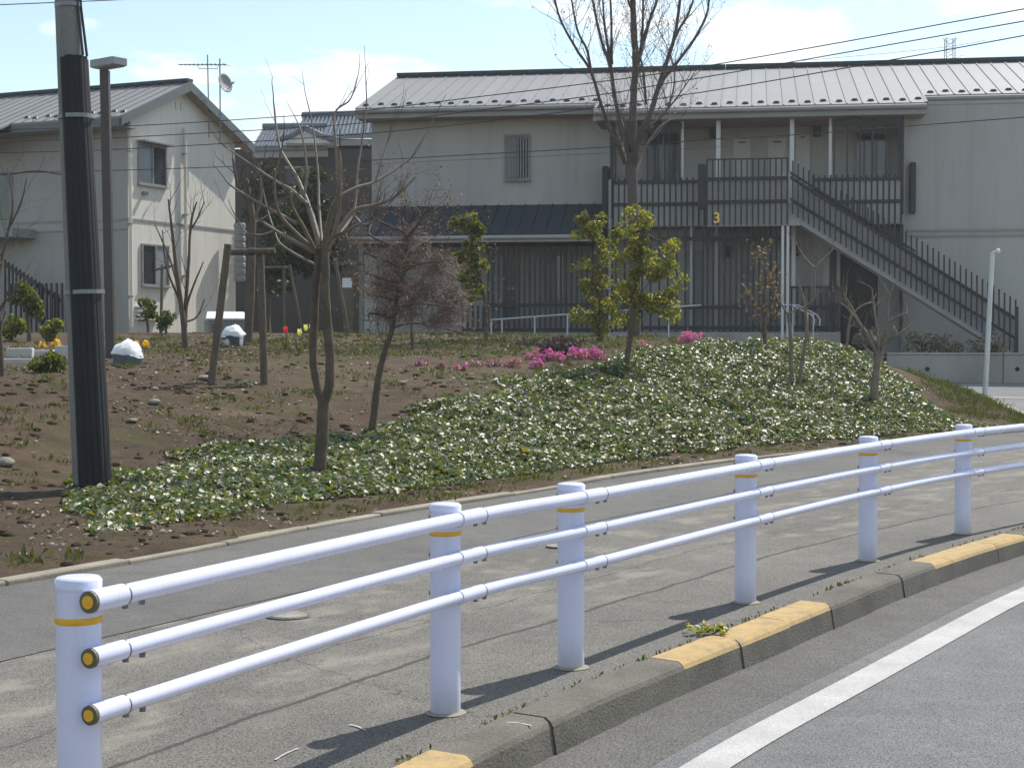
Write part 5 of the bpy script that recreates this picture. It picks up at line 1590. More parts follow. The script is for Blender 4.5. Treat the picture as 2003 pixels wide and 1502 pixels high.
def bare_tree(name, label, cat, base_px, stems, mat, D=None, twig=.3, ntw=.4, depth=1, leaves=None, spread=.55, upb=.3):
    """stems given as measured polylines (px, py, depth offset) with start and end radius in pixels"""
    bp = GH(*base_px); d0 = D or bp.y
    t = thing(name, label, cat); m_ = d0 / FPX
    mb, tw, tips = MB(), MB(), []
    for i, (pts, ra, rb) in enumerate(stems):
        P3 = [W(px, py, d0 + dd) for px, py, dd in pts]
        if i == 0: P3[0].z -= .08
        c = limb(mb, P3, ra * m_, rb * m_, 8)
        for k in range(max(1, int(len(c) * .35)), len(c)):
            if random.random() < ntw:
                d_ = (c[k] - c[k - 1]).normalized() + Vector((random.gauss(0, .7), random.gauss(0, .7), random.uniform(-.1, .7)))
                grow(tw, c[k], d_, twig * random.uniform(.5, 1.2), max(.0035, rb * m_ * .6), depth, spread, .7, 3, upb, (1, 3), .14, tips, .0018)
    mb.build('trunk', mat, t, True)
    if tw.v: tw.build('crown', mat, t, True)
    if leaves and tips:
        lm, per, ls, jit = leaves
        C = np.repeat(np.array([list(x[0]) for x in tips]), per, 0); C = C + rng.normal(0, jit, C.shape)
        link('withered_leaves', leaf_mesh('withered_leaves', C, rand_dirs(len(C)), rand_dirs(len(C)), ls * rng.uniform(.6, 1.3, len(C)), lm), t)
    return t
# reddish tree with dense twiggy crown
rd = GH(726, 850).y
rt = bare_tree('reddish_twiggy_tree', 'crooked tree with dense reddish twiggy crown above the ivy slope', 'tree', (726, 850),
          [([(722, 858, 0), (733, 800, 0), (740, 740, 0), (752, 690, 0), (768, 640, 0), (775, 590, .05), (788, 540, .1), (795, 480, .1), (800, 440, .1)], 8, 2)] +
          [([(770 + k * 2, 640 - k * 17, 0), (770 + sx * 45, 632 - k * 19, dd), (775 + sx * 105 * f, 640 - k * 24 + 12 * abs(sx), dd * 2)], 3.2, 1) for k, (sx, dd, f) in enumerate([(1, .3, 1.25), (-1, -.2, .5), (1, -.4, 1.25), (-1, .4, .5), (1, .2, 1.1), (-1, -.4, .55), (1, -.2, 1.0), (-1, .1, .6), (1, .5, .8), (-1, .3, .45), (1, -.3, .55), (-1, -.1, .3)])],
          M_BARK, None, .42, .8, 2, (M_REDLEAF, 2, .035, .03), .7, .12)
RB_ = [(802, 462, 26, 26, .6), (780, 510, 42, 26, .9), (850, 520, 40, 28, .9), (760, 560, 40, 30, 1), (830, 570, 55, 32, 1.4), (885, 590, 32, 28, .8), (780, 610, 50, 22, 1), (860, 625, 45, 16, .8)]
m_ = rd / FPX
rbl = [(W(px, py, rd), (rx * m_, rx * m_ * .9, ry * m_), w_) for px, py, rx, ry, w_ in RB_]
twig_cloud('fine_twigs', rbl, 720, .32, .0036, M_TWIGR, rt)
twig_cloud('pale_twigs', rbl, 320, .32, .004, M_BARKPALE, rt)
blob_leaves('withered_foliage', rbl, 650, .03, M_REDLEAF, rt, .2, .6, .2)
bare_tree('young_bare_sapling', 'thin straight sapling stem growing behind the reddish crown', 'tree', (806, 686),
          [([(807, 690, 0), (806, 650, 0), (804, 610, 0), (808, 560, 0)], 4, 2)], M_BARK, None, .3, .3)
bare_tree('leaning_multi_stem_tree', 'slender bare tree with several upright stems against the cream gable wall', 'tree', (362, 682),
          [([(362, 685, 0), (360, 640, 0), (352, 580, 0), (343, 512, 0), (335, 437, 0), (329, 390, 0)], 7, 1.5),
           ([(361, 640, 0), (364, 590, .1), (368, 525, .2), (374, 435, .3), (385, 395, .3)], 5, 1.5),
           ([(364, 600, 0), (378, 560, -.1), (398, 512, -.2)], 3, 1), ([(349, 562, 0), (330, 500, .3), (303, 440, .5)], 3, 1),
           ([(352, 590, 0), (325, 520, -.2), (318, 450, -.3)], 2.6, 1), ([(372, 450, .3), (385, 430, .4), (400, 395, .4)], 2.4, 1), ([(360, 630, 0), (385, 620, .1), (400, 585, .2)], 2.4, 1)],
          M_BARK, None, .55, .3, 1)
bare_tree('mossy_trunk_tree', 'mossy dark trunk tied between two wooden support stakes', 'tree', (484, 672),
          [([(484, 676, 0), (489, 600, 0), (492, 520, 0), (494, 440, 0), (488, 390, 0), (480, 350, 0)], 9, 5), ([(494, 440, 0), (510, 380, .2), (505, 320, .3)], 5, 2), ([(488, 400, 0), (465, 360, -.2), (455, 310, -.2)], 4, 2)],
          M_BARK, None, .6, .3, 1)
bare_tree('brown_leaved_sapling', 'small sapling still holding withered brown leaves at the top of the mound', 'tree', (1497, 700),
          [([(1497, 704, 0), (1496, 660, 0), (1494, 600, 0), (1498, 540, 0), (1497, 512, 0)], 5, 1.5), ([(1495, 660, 0), (1474, 610, 0), (1462, 590, 0)], 3, 1), ([(1495, 620, 0), (1510, 585, .1), (1515, 560, .1)], 2.5, 1), ([(1496, 640, 0), (1505, 632, 0), (1514, 625, 0)], 2, 1)],
          M_BARK, None, .22, .7, 1, (M_BROWNLEAF, 3, .06, .06))
bare_tree('forked_bare_sapling', 'pair of thin stems with open forked branches on the ivy mound', 'tree', (1553, 772),
          [([(1550, 776, 0), (1548, 720, 0), (1546, 650, 0), (1541, 612, 0)], 5, 3), ([(1560, 776, .1), (1568, 715, .1), (1578, 650, .1), (1573, 592, .1), (1560, 548, .1)], 5, 2),
           ([(1575, 600, .1), (1592, 585, .1), (1608, 568, .1)], 2.4, 1), ([(1541, 615, 0), (1525, 590, 0), (1515, 575, 0)], 2.4, 1), ([(1541, 615, 0), (1560, 605, 0), (1575, 600, 0)], 2, 1),
           ([(1594, 585, .1), (1593, 555, .1), (1594, 525, .1)], 2.4, 2), ([(1594, 525, .1), (1580, 512, .1), (1565, 490, .1), (1555, 470, .1)], 2.4, 1), ([(1594, 525, .1), (1610, 508, .1), (1632, 485, .1)], 3, 1)],
          M_BARKPALE, None, .25, .25, 1)
bare_tree('spreading_bare_tree', 'bare tree with wide spreading branches near the right end of the ivy', 'tree', (1705, 808),
          [([(1702, 812, 0), (1711, 760, 0), (1716, 710, 0), (1722, 690, 0)], 9, 6), ([(1718, 700, 0), (1700, 660, 0), (1680, 630, .1), (1665, 600, .1), (1650, 575, .1)], 4, 1.5),
           ([(1722, 692, 0), (1735, 670, 0), (1755, 655, -.1), (1780, 640, -.1)], 4, 1.5), ([(1718, 690, 0), (1715, 640, .1), (1708, 590, .2), (1706, 565, .2)], 3.6, 1.2),
           ([(1725, 680, 0), (1735, 630, -.1), (1738, 585, -.1), (1748, 560, -.1)], 3.6, 1.2), ([(1680, 630, .1), (1660, 605, 0), (1642, 592, 0)], 2.6, 1), ([(1735, 632, -.1), (1755, 620, -.2), (1775, 612, -.2)], 2.4, 1)],
          M_BARKPALE, None, .35, .55, 1)
bare_tree('thin_back_sapling', 'very thin forked stem behind the crest of the mound', 'tree', (1655, 700),
          [([(1654, 704, 0), (1659, 650, 0), (1665, 612, 0)], 3, 2), ([(1665, 614, 0), (1656, 585, 0), (1648, 560, 0)], 2.2, 1), ([(1665, 614, 0), (1690, 596, 0), (1708, 592, 0)], 2, 1)],
          M_BARKPALE, None, .25, .35, 1)
bare_tree('edge_bare_tree', 'dark bare trunk cut by the left picture edge', 'tree', (4, 738),
          [([(3, 745, 0), (0, 680, 0), (-4, 600, 0), (-10, 520, 0)], 7, 4), ([(-2, 612, 0), (10, 590, 0), (28, 578, 0)], 3, 1.5), ([(-6, 560, 0), (10, 480, .2), (25, 400, .3), (15, 330, .4)], 4, 1.2), ([(15, 450, .2), (40, 400, .2), (52, 350, .2)], 2.4, 1)],
          M_BARK, None, .5, .5, 1)

def shrub(name, label, cat, base_px, stem, blobs_px, n, size, mat, D=None, sub=.2, k=10, up=.5):
    bp = GH(*base_px); d0 = D or bp.y; m_ = d0 / FPX
    t = thing(name, label, cat)
    mb = MB()
    for pts, ra, rb in stem:
        P3 = [W(px, py, d0 + dd) for px, py, dd in pts]
        limb(mb, P3, ra * m_, rb * m_, 8)
    blobs = []
    for (px, py, rx, ry, wgt) in blobs_px:
        c = W(px, py, d0)
        bl = clumped(c, (rx * m_, rx * m_ * .8, ry * m_), k, sub, wgt)
        blobs += bl
        for b_ in bl[:5]:
            s0 = P3[-1] if (b_[0] - P3[-1]).length < (b_[0] - P3[len(P3) // 2]).length else P3[len(P3) // 2]
            limb(mb, [s0, (s0 + b_[0]) / 2 + Vector((0, 0, -.05)), b_[0]], .012, .004, 5)
    mb.build('trunk', M_BARK, t, True)
    blob_leaves('crown', blobs, n, size, mat, t, up)
    return t
shrub('glossy_evergreen_tree', 'glossy evergreen tree with yellow tinged leaves and thin crooked stem on the ivy', 'tree', (1224, 738),
      [([(1224, 744, 0), (1228, 690, 0), (1236, 640, 0), (1240, 580, 0), (1252, 520, 0), (1255, 450, 0)], 7, 3)],
      [(1238, 440, 46, 34, 1.1), (1285, 490, 52, 40, 1.6), (1262, 560, 58, 44, 1.4), (1305, 550, 30, 46, .8), (1235, 500, 42, 50, 1), (1306, 612, 18, 22, .3), (1225, 600, 34, 44, .8), (1275, 600, 40, 26, .8)], 3900, .058, M_EVERG, None, .13, 11)
shrub('dense_evergreen_sapling', 'darker evergreen sapling standing close beside the yellow tinged one', 'tree', (1172, 668),
      [([(1174, 674, 0), (1176, 620, 0), (1172, 540, 0), (1166, 470, 0), (1162, 420, 0)], 6, 2)],
      [(1156, 445, 40, 30, 1), (1184, 480, 44, 36, 1.1), (1158, 530, 44, 42, 1), (1188, 580, 42, 34, .9), (1146, 616, 40, 24, .8), (1180, 640, 30, 20, .4)], 3300, .066, M_EVERG, None, .14, 10)
shrub('slim_yellow_green_tree', 'slim sapling with three bright yellow green leaf tufts before the porch roof', 'tree', (950, 665),
      [([(951, 668, 0), (950, 600, 0), (940, 540, 0), (926, 480, 0), (915, 430, 0)], 4, 2)],
      [(915, 448, 30, 24, 1.6), (905, 505, 14, 16, .7), (932, 515, 18, 22, .8), (915, 540, 18, 18, .6), (928, 572, 18, 20, .6), (922, 480, 18, 20, .6)], 1700, .10, M_EVERY, None, .13, 9)
shrub('dark_broadleaf_tree', 'dark broadleaved evergreen behind the pollarded tree, between the houses', 'tree', (612, 640),
      [([(612, 650, 0), (614, 560, 0), (612, 470, 0), (608, 390, 0)], 7, 3)],
      [(608, 370, 42, 36, 1), (625, 430, 48, 40, 1.2), (575, 440, 40, 46, 1), (600, 510, 45, 40, 1), (560, 520, 35, 40, .8), (650, 500, 24, 40, .5)], 3600, .13, M_DARKEVER, 37.0, .24, 12)
shrub('tall_hedge_tree', 'dense dark hedge tree filling the gap beside the cream gable', 'tree', (520, 640),
      [([(522, 650, 0), (522, 560, 0), (520, 400, 0)], 8, 4)],
      [(515, 350, 34, 40, 1), (520, 430, 36, 50, 1), (530, 520, 36, 50, 1), (560, 390, 26, 60, .8)], 2600, .15, M_DARKEVER, 47.0, .35, 12)
shrub('round_leafy_bush', 'rounded glossy green bush on a thin stem at the left before the stair', 'bush', (58, 668),
      [([(58, 672, 0), (56, 640, 0), (52, 610, 0)], 5, 3)], [(48, 580, 26, 20, 1), (72, 606, 12, 12, .4)], 700, .10, M_EVER, None, .13, 9)
for lab, bpx, cx_, cy_, rx_, ry_, mt in (
    ('low yellow green bush nearest the left picture edge', (22, 668), 24, 640, 22, 18, M_EVERY),
    ('low yellow green bush beside the utility pole at the house wall', (95, 668), 96, 642, 24, 18, M_EVERY),
    ('loose leafy bush under the lower window of the cream gable', (290, 650), 288, 606, 26, 22, M_EVER),
    ('small leafy bush right of the thin wooden stake', (325, 655), 325, 628, 18, 18, M_EVER),
    ('spreading small bush in the soil just left of the utility pole', (98, 730), 90, 712, 34, 12, M_EVER)):
    shrub('garden_bush', lab, 'bush', bpx, [([(bpx[0], bpx[1], 0), (cx_, (bpx[1] + cy_) / 2, 0), (cx_, cy_, 0)], 3, 1.5)], [(cx_, cy_, rx_, ry_, 1)], 420, .085, mt, None, .12, 9)
for k, (px, py, rx_, ry_, lab) in enumerate(((1697, 655, 26, 10, 'leftmost pale leaved shrub behind the spreading bare tree'), (1797, 665, 24, 14, 'pale leaved shrub at the left end of the retaining wall top'), (1836, 664, 17, 14, 'narrow pale leaved shrub second along the wall top'), (1865, 682, 16, 8, 'lowest small pale shrub on the wall top'), (1925, 668, 40, 18, 'widest pale leaved shrub at the foot of the outside stair'))):
    shrub('wall_top_shrub', lab, 'shrub', (px, py + 30), [([(px, py + ry_ + 14, 0), (px, py + 8, 0), (px, py, 0)], 2, 1)], [(px, py, rx_ * 1.1, ry_, 1), (px - rx_ * .3, py + ry_ * .9, rx_ * .9, ry_ * .8, .8), (px + rx_ * .4, py + ry_ * .8, rx_ * .8, ry_ * .8, .8)], 900, .07, M_PALELEAF, FB.world(fa(px, 690, RW_B + .7), RW_B + .7, 0).y, .13, 9)
shrub('corner_shrub', 'straggling pale leafy plant on the grassy corner by the side road', 'shrub', (1858, 790), [([(1858, 792, 0), (1855, 782, 0), (1850, 776, 0)], 2, 1)], [(1858, 776, 34, 9, 1)], 420, .09, M_PALELEAF, 27.8, .09, 9)
# ------------------------------------------------------------------ ivy on the mound
def sample_mound(n, s0, s1, t0, t1):
    kb = resample(KB, .05); kn = smooth_curve(normals_left(kb), 40)
    S = arclen(kb)
    ti = rng.uniform(t0, t1, n); sv = rng.uniform(s0, s1, n)
    i = np.clip(np.searchsorted(S, ti), 0, len(kb) - 1)
    x = kb[i, 0] + kn[i, 0] * sv; y = kb[i, 1] + kn[i, 1] * sv
    return x, y
KBS = arclen(KB)
def s_of_x(xk): return float(np.interp(xk, KB[:, 0], KBS))
def ivy_mask(x, y):
    z, s_, xk, dr = hbase(x, y)
    nz = np.array([mnoise.fractal(Vector((a * .9, b_ * .9, 4.0)), 1.0, 2.0, 3) for a, b_ in zip(x, y)])
    lo = np.interp(xk, [-2.3, -2.0, -1.6, -.6, 0, 2.9, 6.5, 8.0], [1.2, .95, .9, .88, .82, .68, .62, .62]) + nz * .22
    hi = np.interp(xk, [-2.25, -1.9, -1.55, -1.2, -.2, .6, 1.6, 2.9, 4.5, 6.4, 8.0], [.6, 1.45, 2.3, 3.2, 3.7, 3.3, 3.4, 3.9, 4.5, 5.1, 5.3]) + nz * .4
    m = (s_ > lo) & (s_ < hi) & (dr > 1.75 + nz * .5)
    edge = np.minimum(np.minimum(s_ - lo, hi - s_), dr - 1.75)
    return m, z, np.clip(edge / .45, 0, 1)
N_IVY = 290000
x, y = sample_mound(N_IVY, .3, 7.2, s_of_x(-3.4), KBS[-1])
m, z, edge_ = ivy_mask(x, y)
keep = m & (rng.random(len(x)) < .6 + .4 * edge_)
x, y, z, edge_ = x[keep], y[keep], z[keep], edge_[keep]
lump = np.array([mnoise.fractal(Vector((a * 1.6, b_ * 1.6, 9.0)), 1.0, 2.0, 3) for a, b_ in zip(x, y)])
hgt = (.05 + .28 * edge_ * (0.75 + .6 * lump)) * rng.uniform(.25, 1.0, len(x)) ** .6
xk_ = nearest_kb(x, y)[1]
hgt = hgt * np.interp(xk_, [-2.0, 0.0, 1.5, 3.5, 6.5], [.38, .45, .7, .85, .72])
C = np.stack([x, y, z + hgt], 1)
k = len(C)
Nn = rng.normal(0, .52, (k, 3)) + np.array([0.2, -.42, .82])
U = rng.normal(0, 1, (k, 3)); U[:, 2] *= .35; U += np.array([0, -.35, -.15])
ivy = link('ivy', leaf_mesh('ivy', C, U, Nn, np.clip(rng.lognormal(-3.05, .36, k), .022, .09), M_IVY, .85, .12, True))
struct(ivy, 'thick glossy ivy covering the slope of the mound', 'stuff')
# loose stalks and pale tips standing above the ivy
print('ivy leaves', k)

# ------------------------------------------------------------------ litter, weeds, stones
x, y = sample_mound(52000, .12, 16, s_of_x(-6), KBS[-1])
z, s_, xk, dr = hbase(x, y)
m, _, _ = ivy_mask(x, y)
pn = np.array([mnoise.fractal(Vector((a * .55, b_ * .55, 2.0)), 1.0, 2.0, 4) for a, b_ in zip(x, y)])
keep = (~m) & (dr > .1) & (rng.random(len(x)) < np.clip(.22 + pn * .9, .03, 1))
x, y, z = x[keep], y[keep], z[keep]
zz = np.array([z_ + rough_h(a, b_) for a, b_, z_ in zip(x, y, z)])
C = np.stack([x, y, zz + .012], 1); k = len(C)
Nn = rng.normal(0, .35, (k, 3)) + np.array([0, 0, 1]); U = rng.normal(0, 1, (k, 3)); U[:, 2] *= .2
struct(link('dead_leaf_litter', leaf_mesh('dead_leaf_litter', C, U, Nn, rng.uniform(.02, .06, k), M_LITTER, .7, .15)), 'scattered dead leaves and chips on the soil', 'stuff')
def blades(name, label, centers, per, hgt, spread, mat, wid=.16):
    Cs, Us, Ns, Sz = [], [], [], []
    for (cx, cy, sc) in centers:
        cz = H(cx, cy)
        for _ in range(per):
            dx, dy = random.gauss(0, spread * sc), random.gauss(0, spread * sc)
            u = Vector((random.gauss(0, .45), random.gauss(0, .45), 1)).normalized(); h = hgt * sc * random.uniform(.5, 1.2)
            Cs.append((cx + dx, cy + dy, cz + h * .42)); Us.append(tuple(u)); Ns.append((random.gauss(0, 1), random.gauss(0, 1), .3)); Sz.append(h)
    return struct(link(name, leaf_mesh(name, Cs, Us, Ns, np.array(Sz), mat, wid, .03)), label, 'stuff')
x, y = sample_mound(7000, .15, 15, s_of_x(-6), KBS[-1])
z, s_, xk, dr = hbase(x, y); m, _, _ = ivy_mask(x, y)
pn = np.array([mnoise.fractal(Vector((a * .8, b_ * .8, 7.0)), 1.0, 2.0, 4) for a, b_ in zip(x, y)])
keep = (~m) & (dr > .1) & (pn > .04) & (rng.random(len(x)) < .75)
blades('weeds', 'sparse green weeds and grass tufts on the soil', [(a, b_, random.uniform(.5, 1.2)) for a, b_ in zip(x[keep], y[keep])], 12, .075, .07, M_GRASS, .3)
# verge of grass by the corner and thin grass at the back of the bed
gx_ = [(random.uniform(7.2, 8.6), random.uniform(25.2, 29.4), random.uniform(.6, 1.2)) for _ in range(420)]
gx_ = [g_ for g_ in gx_ if dist_rb([g_[0]], [g_[1]])[0] > .12 and nearest_kb([g_[0]], [g_[1]])[0][0] > .15]
blades('corner_grass', 'short dry green grass on the corner by the side road', gx_, 12, .09, .09, M_GRASS, .2)
gx_ = []
for _ in range(950):
    px, py = random.uniform(220, 1300), random.uniform(652, 700)
    if mnoise.noise(Vector((px * .02, py * .09, 0))) < random.uniform(-.4, .2): continue
    p = GH(px, py, 18, 40); gx_.append((p.x, p.y, random.uniform(.5, 1.1)))
blades('back_grass', 'thin yellow green grass across the back of the garden', gx_, 9, .09, .12, M_GRASS, .25)
gx_ = []
for _ in range(160):
    s = random.uniform(0.15, .7); t_ = random.uniform(s_of_x(-1.5), s_of_x(6)); p, tt, nn = along(KB, KBS, t_); p = p + nn * s
    gx_.append((p.x, p.y, random.uniform(.4, .9)))
blades('edge_weeds', 'small weeds between edging and ivy', gx_, 10, .06, .06, M_GRASS, .3)
# pebbles: small stones too many to name
pb = MB()
ico = [(0, 0, 1), (.89, 0, .45), (.28, .85, .45), (-.72, .53, .45), (-.72, -.53, .45), (.28, -.85, .45), (.72, .53, -.45), (-.28, .85, -.45), (-.89, 0, -.45), (-.28, -.85, -.45), (.72, -.53, -.45), (0, 0, -1)]
icof = [(0, 1, 2), (0, 2, 3), (0, 3, 4), (0, 4, 5), (0, 5, 1), (1, 6, 2), (2, 7, 3), (3, 8, 4), (4, 9, 5), (5, 10, 1), (6, 7, 2), (7, 8, 3), (8, 9, 4), (9, 10, 5), (10, 6, 1), (11, 7, 6), (11, 8, 7), (11, 9, 8), (11, 10, 9), (11, 6, 10)]
def stone_into(mb, c, s, flat=.6):
    rz = random.uniform(0, 6.28); cs, sn = math.cos(rz), math.sin(rz); ex = random.uniform(.7, 1.4)
    v = []
    for (a, b_, c_) in ico:
        j = random.uniform(.75, 1.2); a, b_, c_ = a * s * j * ex, b_ * s * j, c_ * s * j * flat
        v.append((c[0] + a * cs - b_ * sn, c[1] + a * sn + b_ * cs, c[2] + c_))
    mb.add(v, icof)
x, y = sample_mound(1100, .2, 14, s_of_x(-6), s_of_x(4)); m, _, _ = ivy_mask(x, y)
for a, b_ in zip(x[~m], y[~m]):
    stone_into(pb, (a, b_, H(a, b_) + .004), random.choice([.008, .010, .012, .016, .02, .03, .012, .01]))
x, y = sample_mound(5200, .15, 13, s_of_x(-6), s_of_x(6)); m, _, _ = ivy_mask(x, y)
cl = MB()
for a, b_ in zip(x[~m], y[~m]):
    if mnoise.noise(Vector((a * .7, b_ * .7, 5))) > random.uniform(-.35, .25): stone_into(cl, (a, b_, H(a, b_)), random.choice([.015, .02, .03, .045, .06]), .55)
struct(cl.build('soil_clods', M_SOIL, None, True), 'loose clods of dug earth on the garden soil', 'stuff')
struct(pb.build('pebbles', M_STONE, None), 'small stones and clods strewn over the soil', 'stuff')
for lab, px, py, sz in (('pale stone lying at the foot of the right end of the ivy', 1790, 842, .16), ('flat pale stone left of the utility pole base', 10, 912, .13), ('rounded pale stone in the soil right of the utility pole', 258, 828, .07), ('flat pale stone between pollarded tree and ivy', 788, 754, .09), ('dark stone beside the foot of the slanted support stake', 398, 742, .12), ('grey stone above the shadow of the slanted stake', 303, 766, .07), ('dark stone halfway along the stake shadow', 302, 788, .1)):
    p = GH(px, py); q = MB(); stone_into(q, (0, 0, sz * .25), sz, .5)
    o = tag(q.build('stone', M_STONE, None, False, p), lab, 'stone'); ss = o.modifiers.new('sub', 'SUBSURF'); ss.levels = ss.render_levels = 1
# dark dormant clump among the flowers
p = GH(1095, 694); eh = thing('dormant_plant', 'rounded dark dormant plant clump among the pink flowers', 'plant', tuple(p))
twig_cloud('twigs', [(Vector((0, 0, .12)), (.34, .3, .17), 1)], 420, .16, .004, M_TWIGR, eh)
blob_leaves('leaves', [(Vector((0, 0, .1)), (.36, .3, .18), 1)], 900, .05, LEAF('dark_dormant_leaf', [(0.05, .035, .025), (.03, .028, .02), (.09, .06, .04)], .6, .1, .3), eh, .4, .6, .7)

# ------------------------------------------------------------------ flowers
def flower_clump(label, px, py, rx, h, n, mat, dens=1.0):
    p = GH(px, py); m_ = p.y / FPX; r_ = rx * m_
    t = thing('flower_clump', label, 'flowers', tuple(p))
    k_ = max(3, int(rx / 4)); cen = rng.normal(0, .55, (k_, 2)) * np.array([r_, r_ * .6]); hs_ = rng.uniform(.5, 1.1, k_) * h; rs_ = rng.uniform(.25, .5, k_) * min(r_, .3)
    def on_tufts(q_, lo, hi):
        i = rng.integers(0, k_, q_); d = rand_dirs(q_); d[:, 2] = np.abs(d[:, 2]); f = rng.uniform(lo, hi, (q_, 1))
        return np.stack([cen[i, 0], cen[i, 1], np.zeros(q_)], 1) + d * np.stack([rs_[i], rs_[i], hs_[i]], 1) * f, d
    C, d = on_tufts(n, .85, 1.15)
    link('petals', leaf_mesh('petals', C, rand_dirs(n), d + rng.normal(0, .5, (n, 3)), rng.uniform(.022, .045, n), mat, .9, .05), t)['kind'] = 'stuff'
    n2 = int(n * 1.1); C, d = on_tufts(n2, .4, 1.0)
    link('leaves', leaf_mesh('leaves', C, rand_dirs(n2), d + rng.normal(0, .4, (n2, 3)), rng.uniform(.025, .05, n2), M_EVER, .4, .05), t)['kind'] = 'stuff'
for a_ in (('bright pink flower mound at the crest by the evergreen trees', 1351, 672, 30, .24, 620, M_PINK), ('vivid magenta flower mound left of the thin evergreen stem', 1150, 702, 34, .2, 640, M_PINK),
           ('magenta flowers draped over the left side of the dark dark dormant clump', 1058, 705, 30, .18, 480, M_PINK), ('wide faded pink flower patch left of the dark dormant clump', 975, 714, 40, .13, 420, M_ROSE),
           ('small pink flowers spilling below the dark dormant clump', 1045, 722, 22, .12, 220, M_PINK), ('faded rose patch right of the thin evergreen stem', 1262, 688, 46, .17, 620, M_ROSE),
           ('tiny pink flower tuft farthest left of the pink flowers', 818, 716, 16, .09, 130, M_ROSE), ('tiny pink flower tuft just above the ivy edge', 868, 718, 16, .09, 130, M_ROSE), ('lone pink tuft lowest at the ivy edge', 902, 728, 10, .08, 90, M_PINK),
           ('orange yellow flowers on the white blocks left of the pole', 103, 682, 17, .16, 240, M_YFLOWER), ('orange yellow flowers right of the white sack', 287, 680, 14, .14, 180, M_YFLOWER),
           ('cream narcissus clump in front of the ramp handrail', 1030, 652, 18, .22, 130, M_WFLOWER), ('pale bluish flower tuft left of the twin stem tree', 425, 875, 20, .07, 120, M_PALELEAF), ('greyish seedling patch between the two stakes', 480, 755, 30, .08, 160, M_PALELEAF)):
    flower_clump(*a_)
def tulip(label, px, py, mat, D):
    b_ = GH(px, py + 36, 15, 40); d0 = b_.y
    tpp = W(px, py, d0); t = thing('tulip', label, 'tulip', tuple(b_))
    top = tpp - b_
    q = MB(); q.tube([(0, 0, -.03), top * .5 + Vector((.01, 0, 0)), top], [.007, .006, .005], 6); q.build('stem', M_GRASS, t, True)
    pa = [2 * math.pi * k / 6 + .2 for k in range(6)]
    for k, a in enumerate(pa):
        rr = .026 + .006 * (k % 2)
        link('petal', leaf_mesh('petal', [(top.x + rr * math.cos(a), top.y + rr * math.sin(a), top.z + .045)], [(math.cos(a) * .12, math.sin(a) * .12, 1)], [(-math.cos(a), -math.sin(a), .1)], np.array([.12]), mat, .62, .12), t)
    C = [Vector((sx * .03, 0, top.z * .3)) for sx in (-1, 1, .3)]
    link('leaves', leaf_mesh('leaves', [tuple(c) for c in C], [(-.35, .1, 1), (.35, -.1, 1), (.1, -.4, 1)], [(0, -1, .2), (0, -1, .2), (1, 0, .2)], np.array([.26, .24, .22]), M_GRASS, .22, .04), t)
tulip('single red tulip between stake and pollarded tree', 559, 650, M_TULIPR, 28)
tulip('pale yellow tulip standing lowest beside the twin stems', 586, 655, M_TULIPY, 28)
tulip('pale yellow tulip just behind the left stem', 598, 646, M_TULIPY, 28)
tulip('pale yellow tulip touching the left stem of the pollarded tree', 609, 645, M_TULIPY, 28)

# ------------------------------------------------------------------ wooden tree supports
def stake_frame(name, label, base_px, legs, bars, r=.045, D=None):
    r = r * .82
    b_ = GH(*base_px); d0 = D or b_.y; t = thing(name, label, 'tree support')
    for (p0, p1, dd) in legs:
        a, c = W(p0[0], p0[1], d0 + dd), W(p1[0], p1[1], d0 + dd); a = a + (a - c).normalized() * .1
        q = MB(); q.tube([a, a.lerp(c, .5), c], [r * 1.05, r, r * .95], 12); q.build('stake', M_WOOD, t, True)
    for (p0, p1, dd) in bars:
        a, c = W(p0[0], p0[1], d0 + dd), W(p1[0], p1[1], d0 + dd)
        q = MB(); q.tube([a, c], r * .85, 10); q.build('crossbar', M_WOOD, t, True)
        q = MB(); q.tube([a.lerp(c, .48), a.lerp(c, .58)], r * 1.05, 10); q.build('rope_tie', M_DKMETAL, t, True)
stake_frame('tree_support', 'tall wooden support with one slanted stake and pale crossbar round the mossy trunk', (413, 752), [((413, 752), (446, 478), 0), ((517, 742), (509, 488), .3)], [((438, 494), (538, 491), .15)], .06)
stake_frame('tree_support', 'short thin T shaped wooden support before the gable window', (315, 645), [((315, 648), (317, 518), 0)], [((303, 528), (342, 519), -.06)], .04)
stake_frame('tree_support', 'dark low support frame behind the red tulip', (556, 650), [((557, 655), (555, 522), 0), ((592, 655), (566, 518), .2)], [((515, 524), (562, 523), -.07)], .04)
stake_frame('tree_support', 'single slanted stake right of the twin stems', (682, 655), [((682, 658), (655, 505), 0)], [], .045)

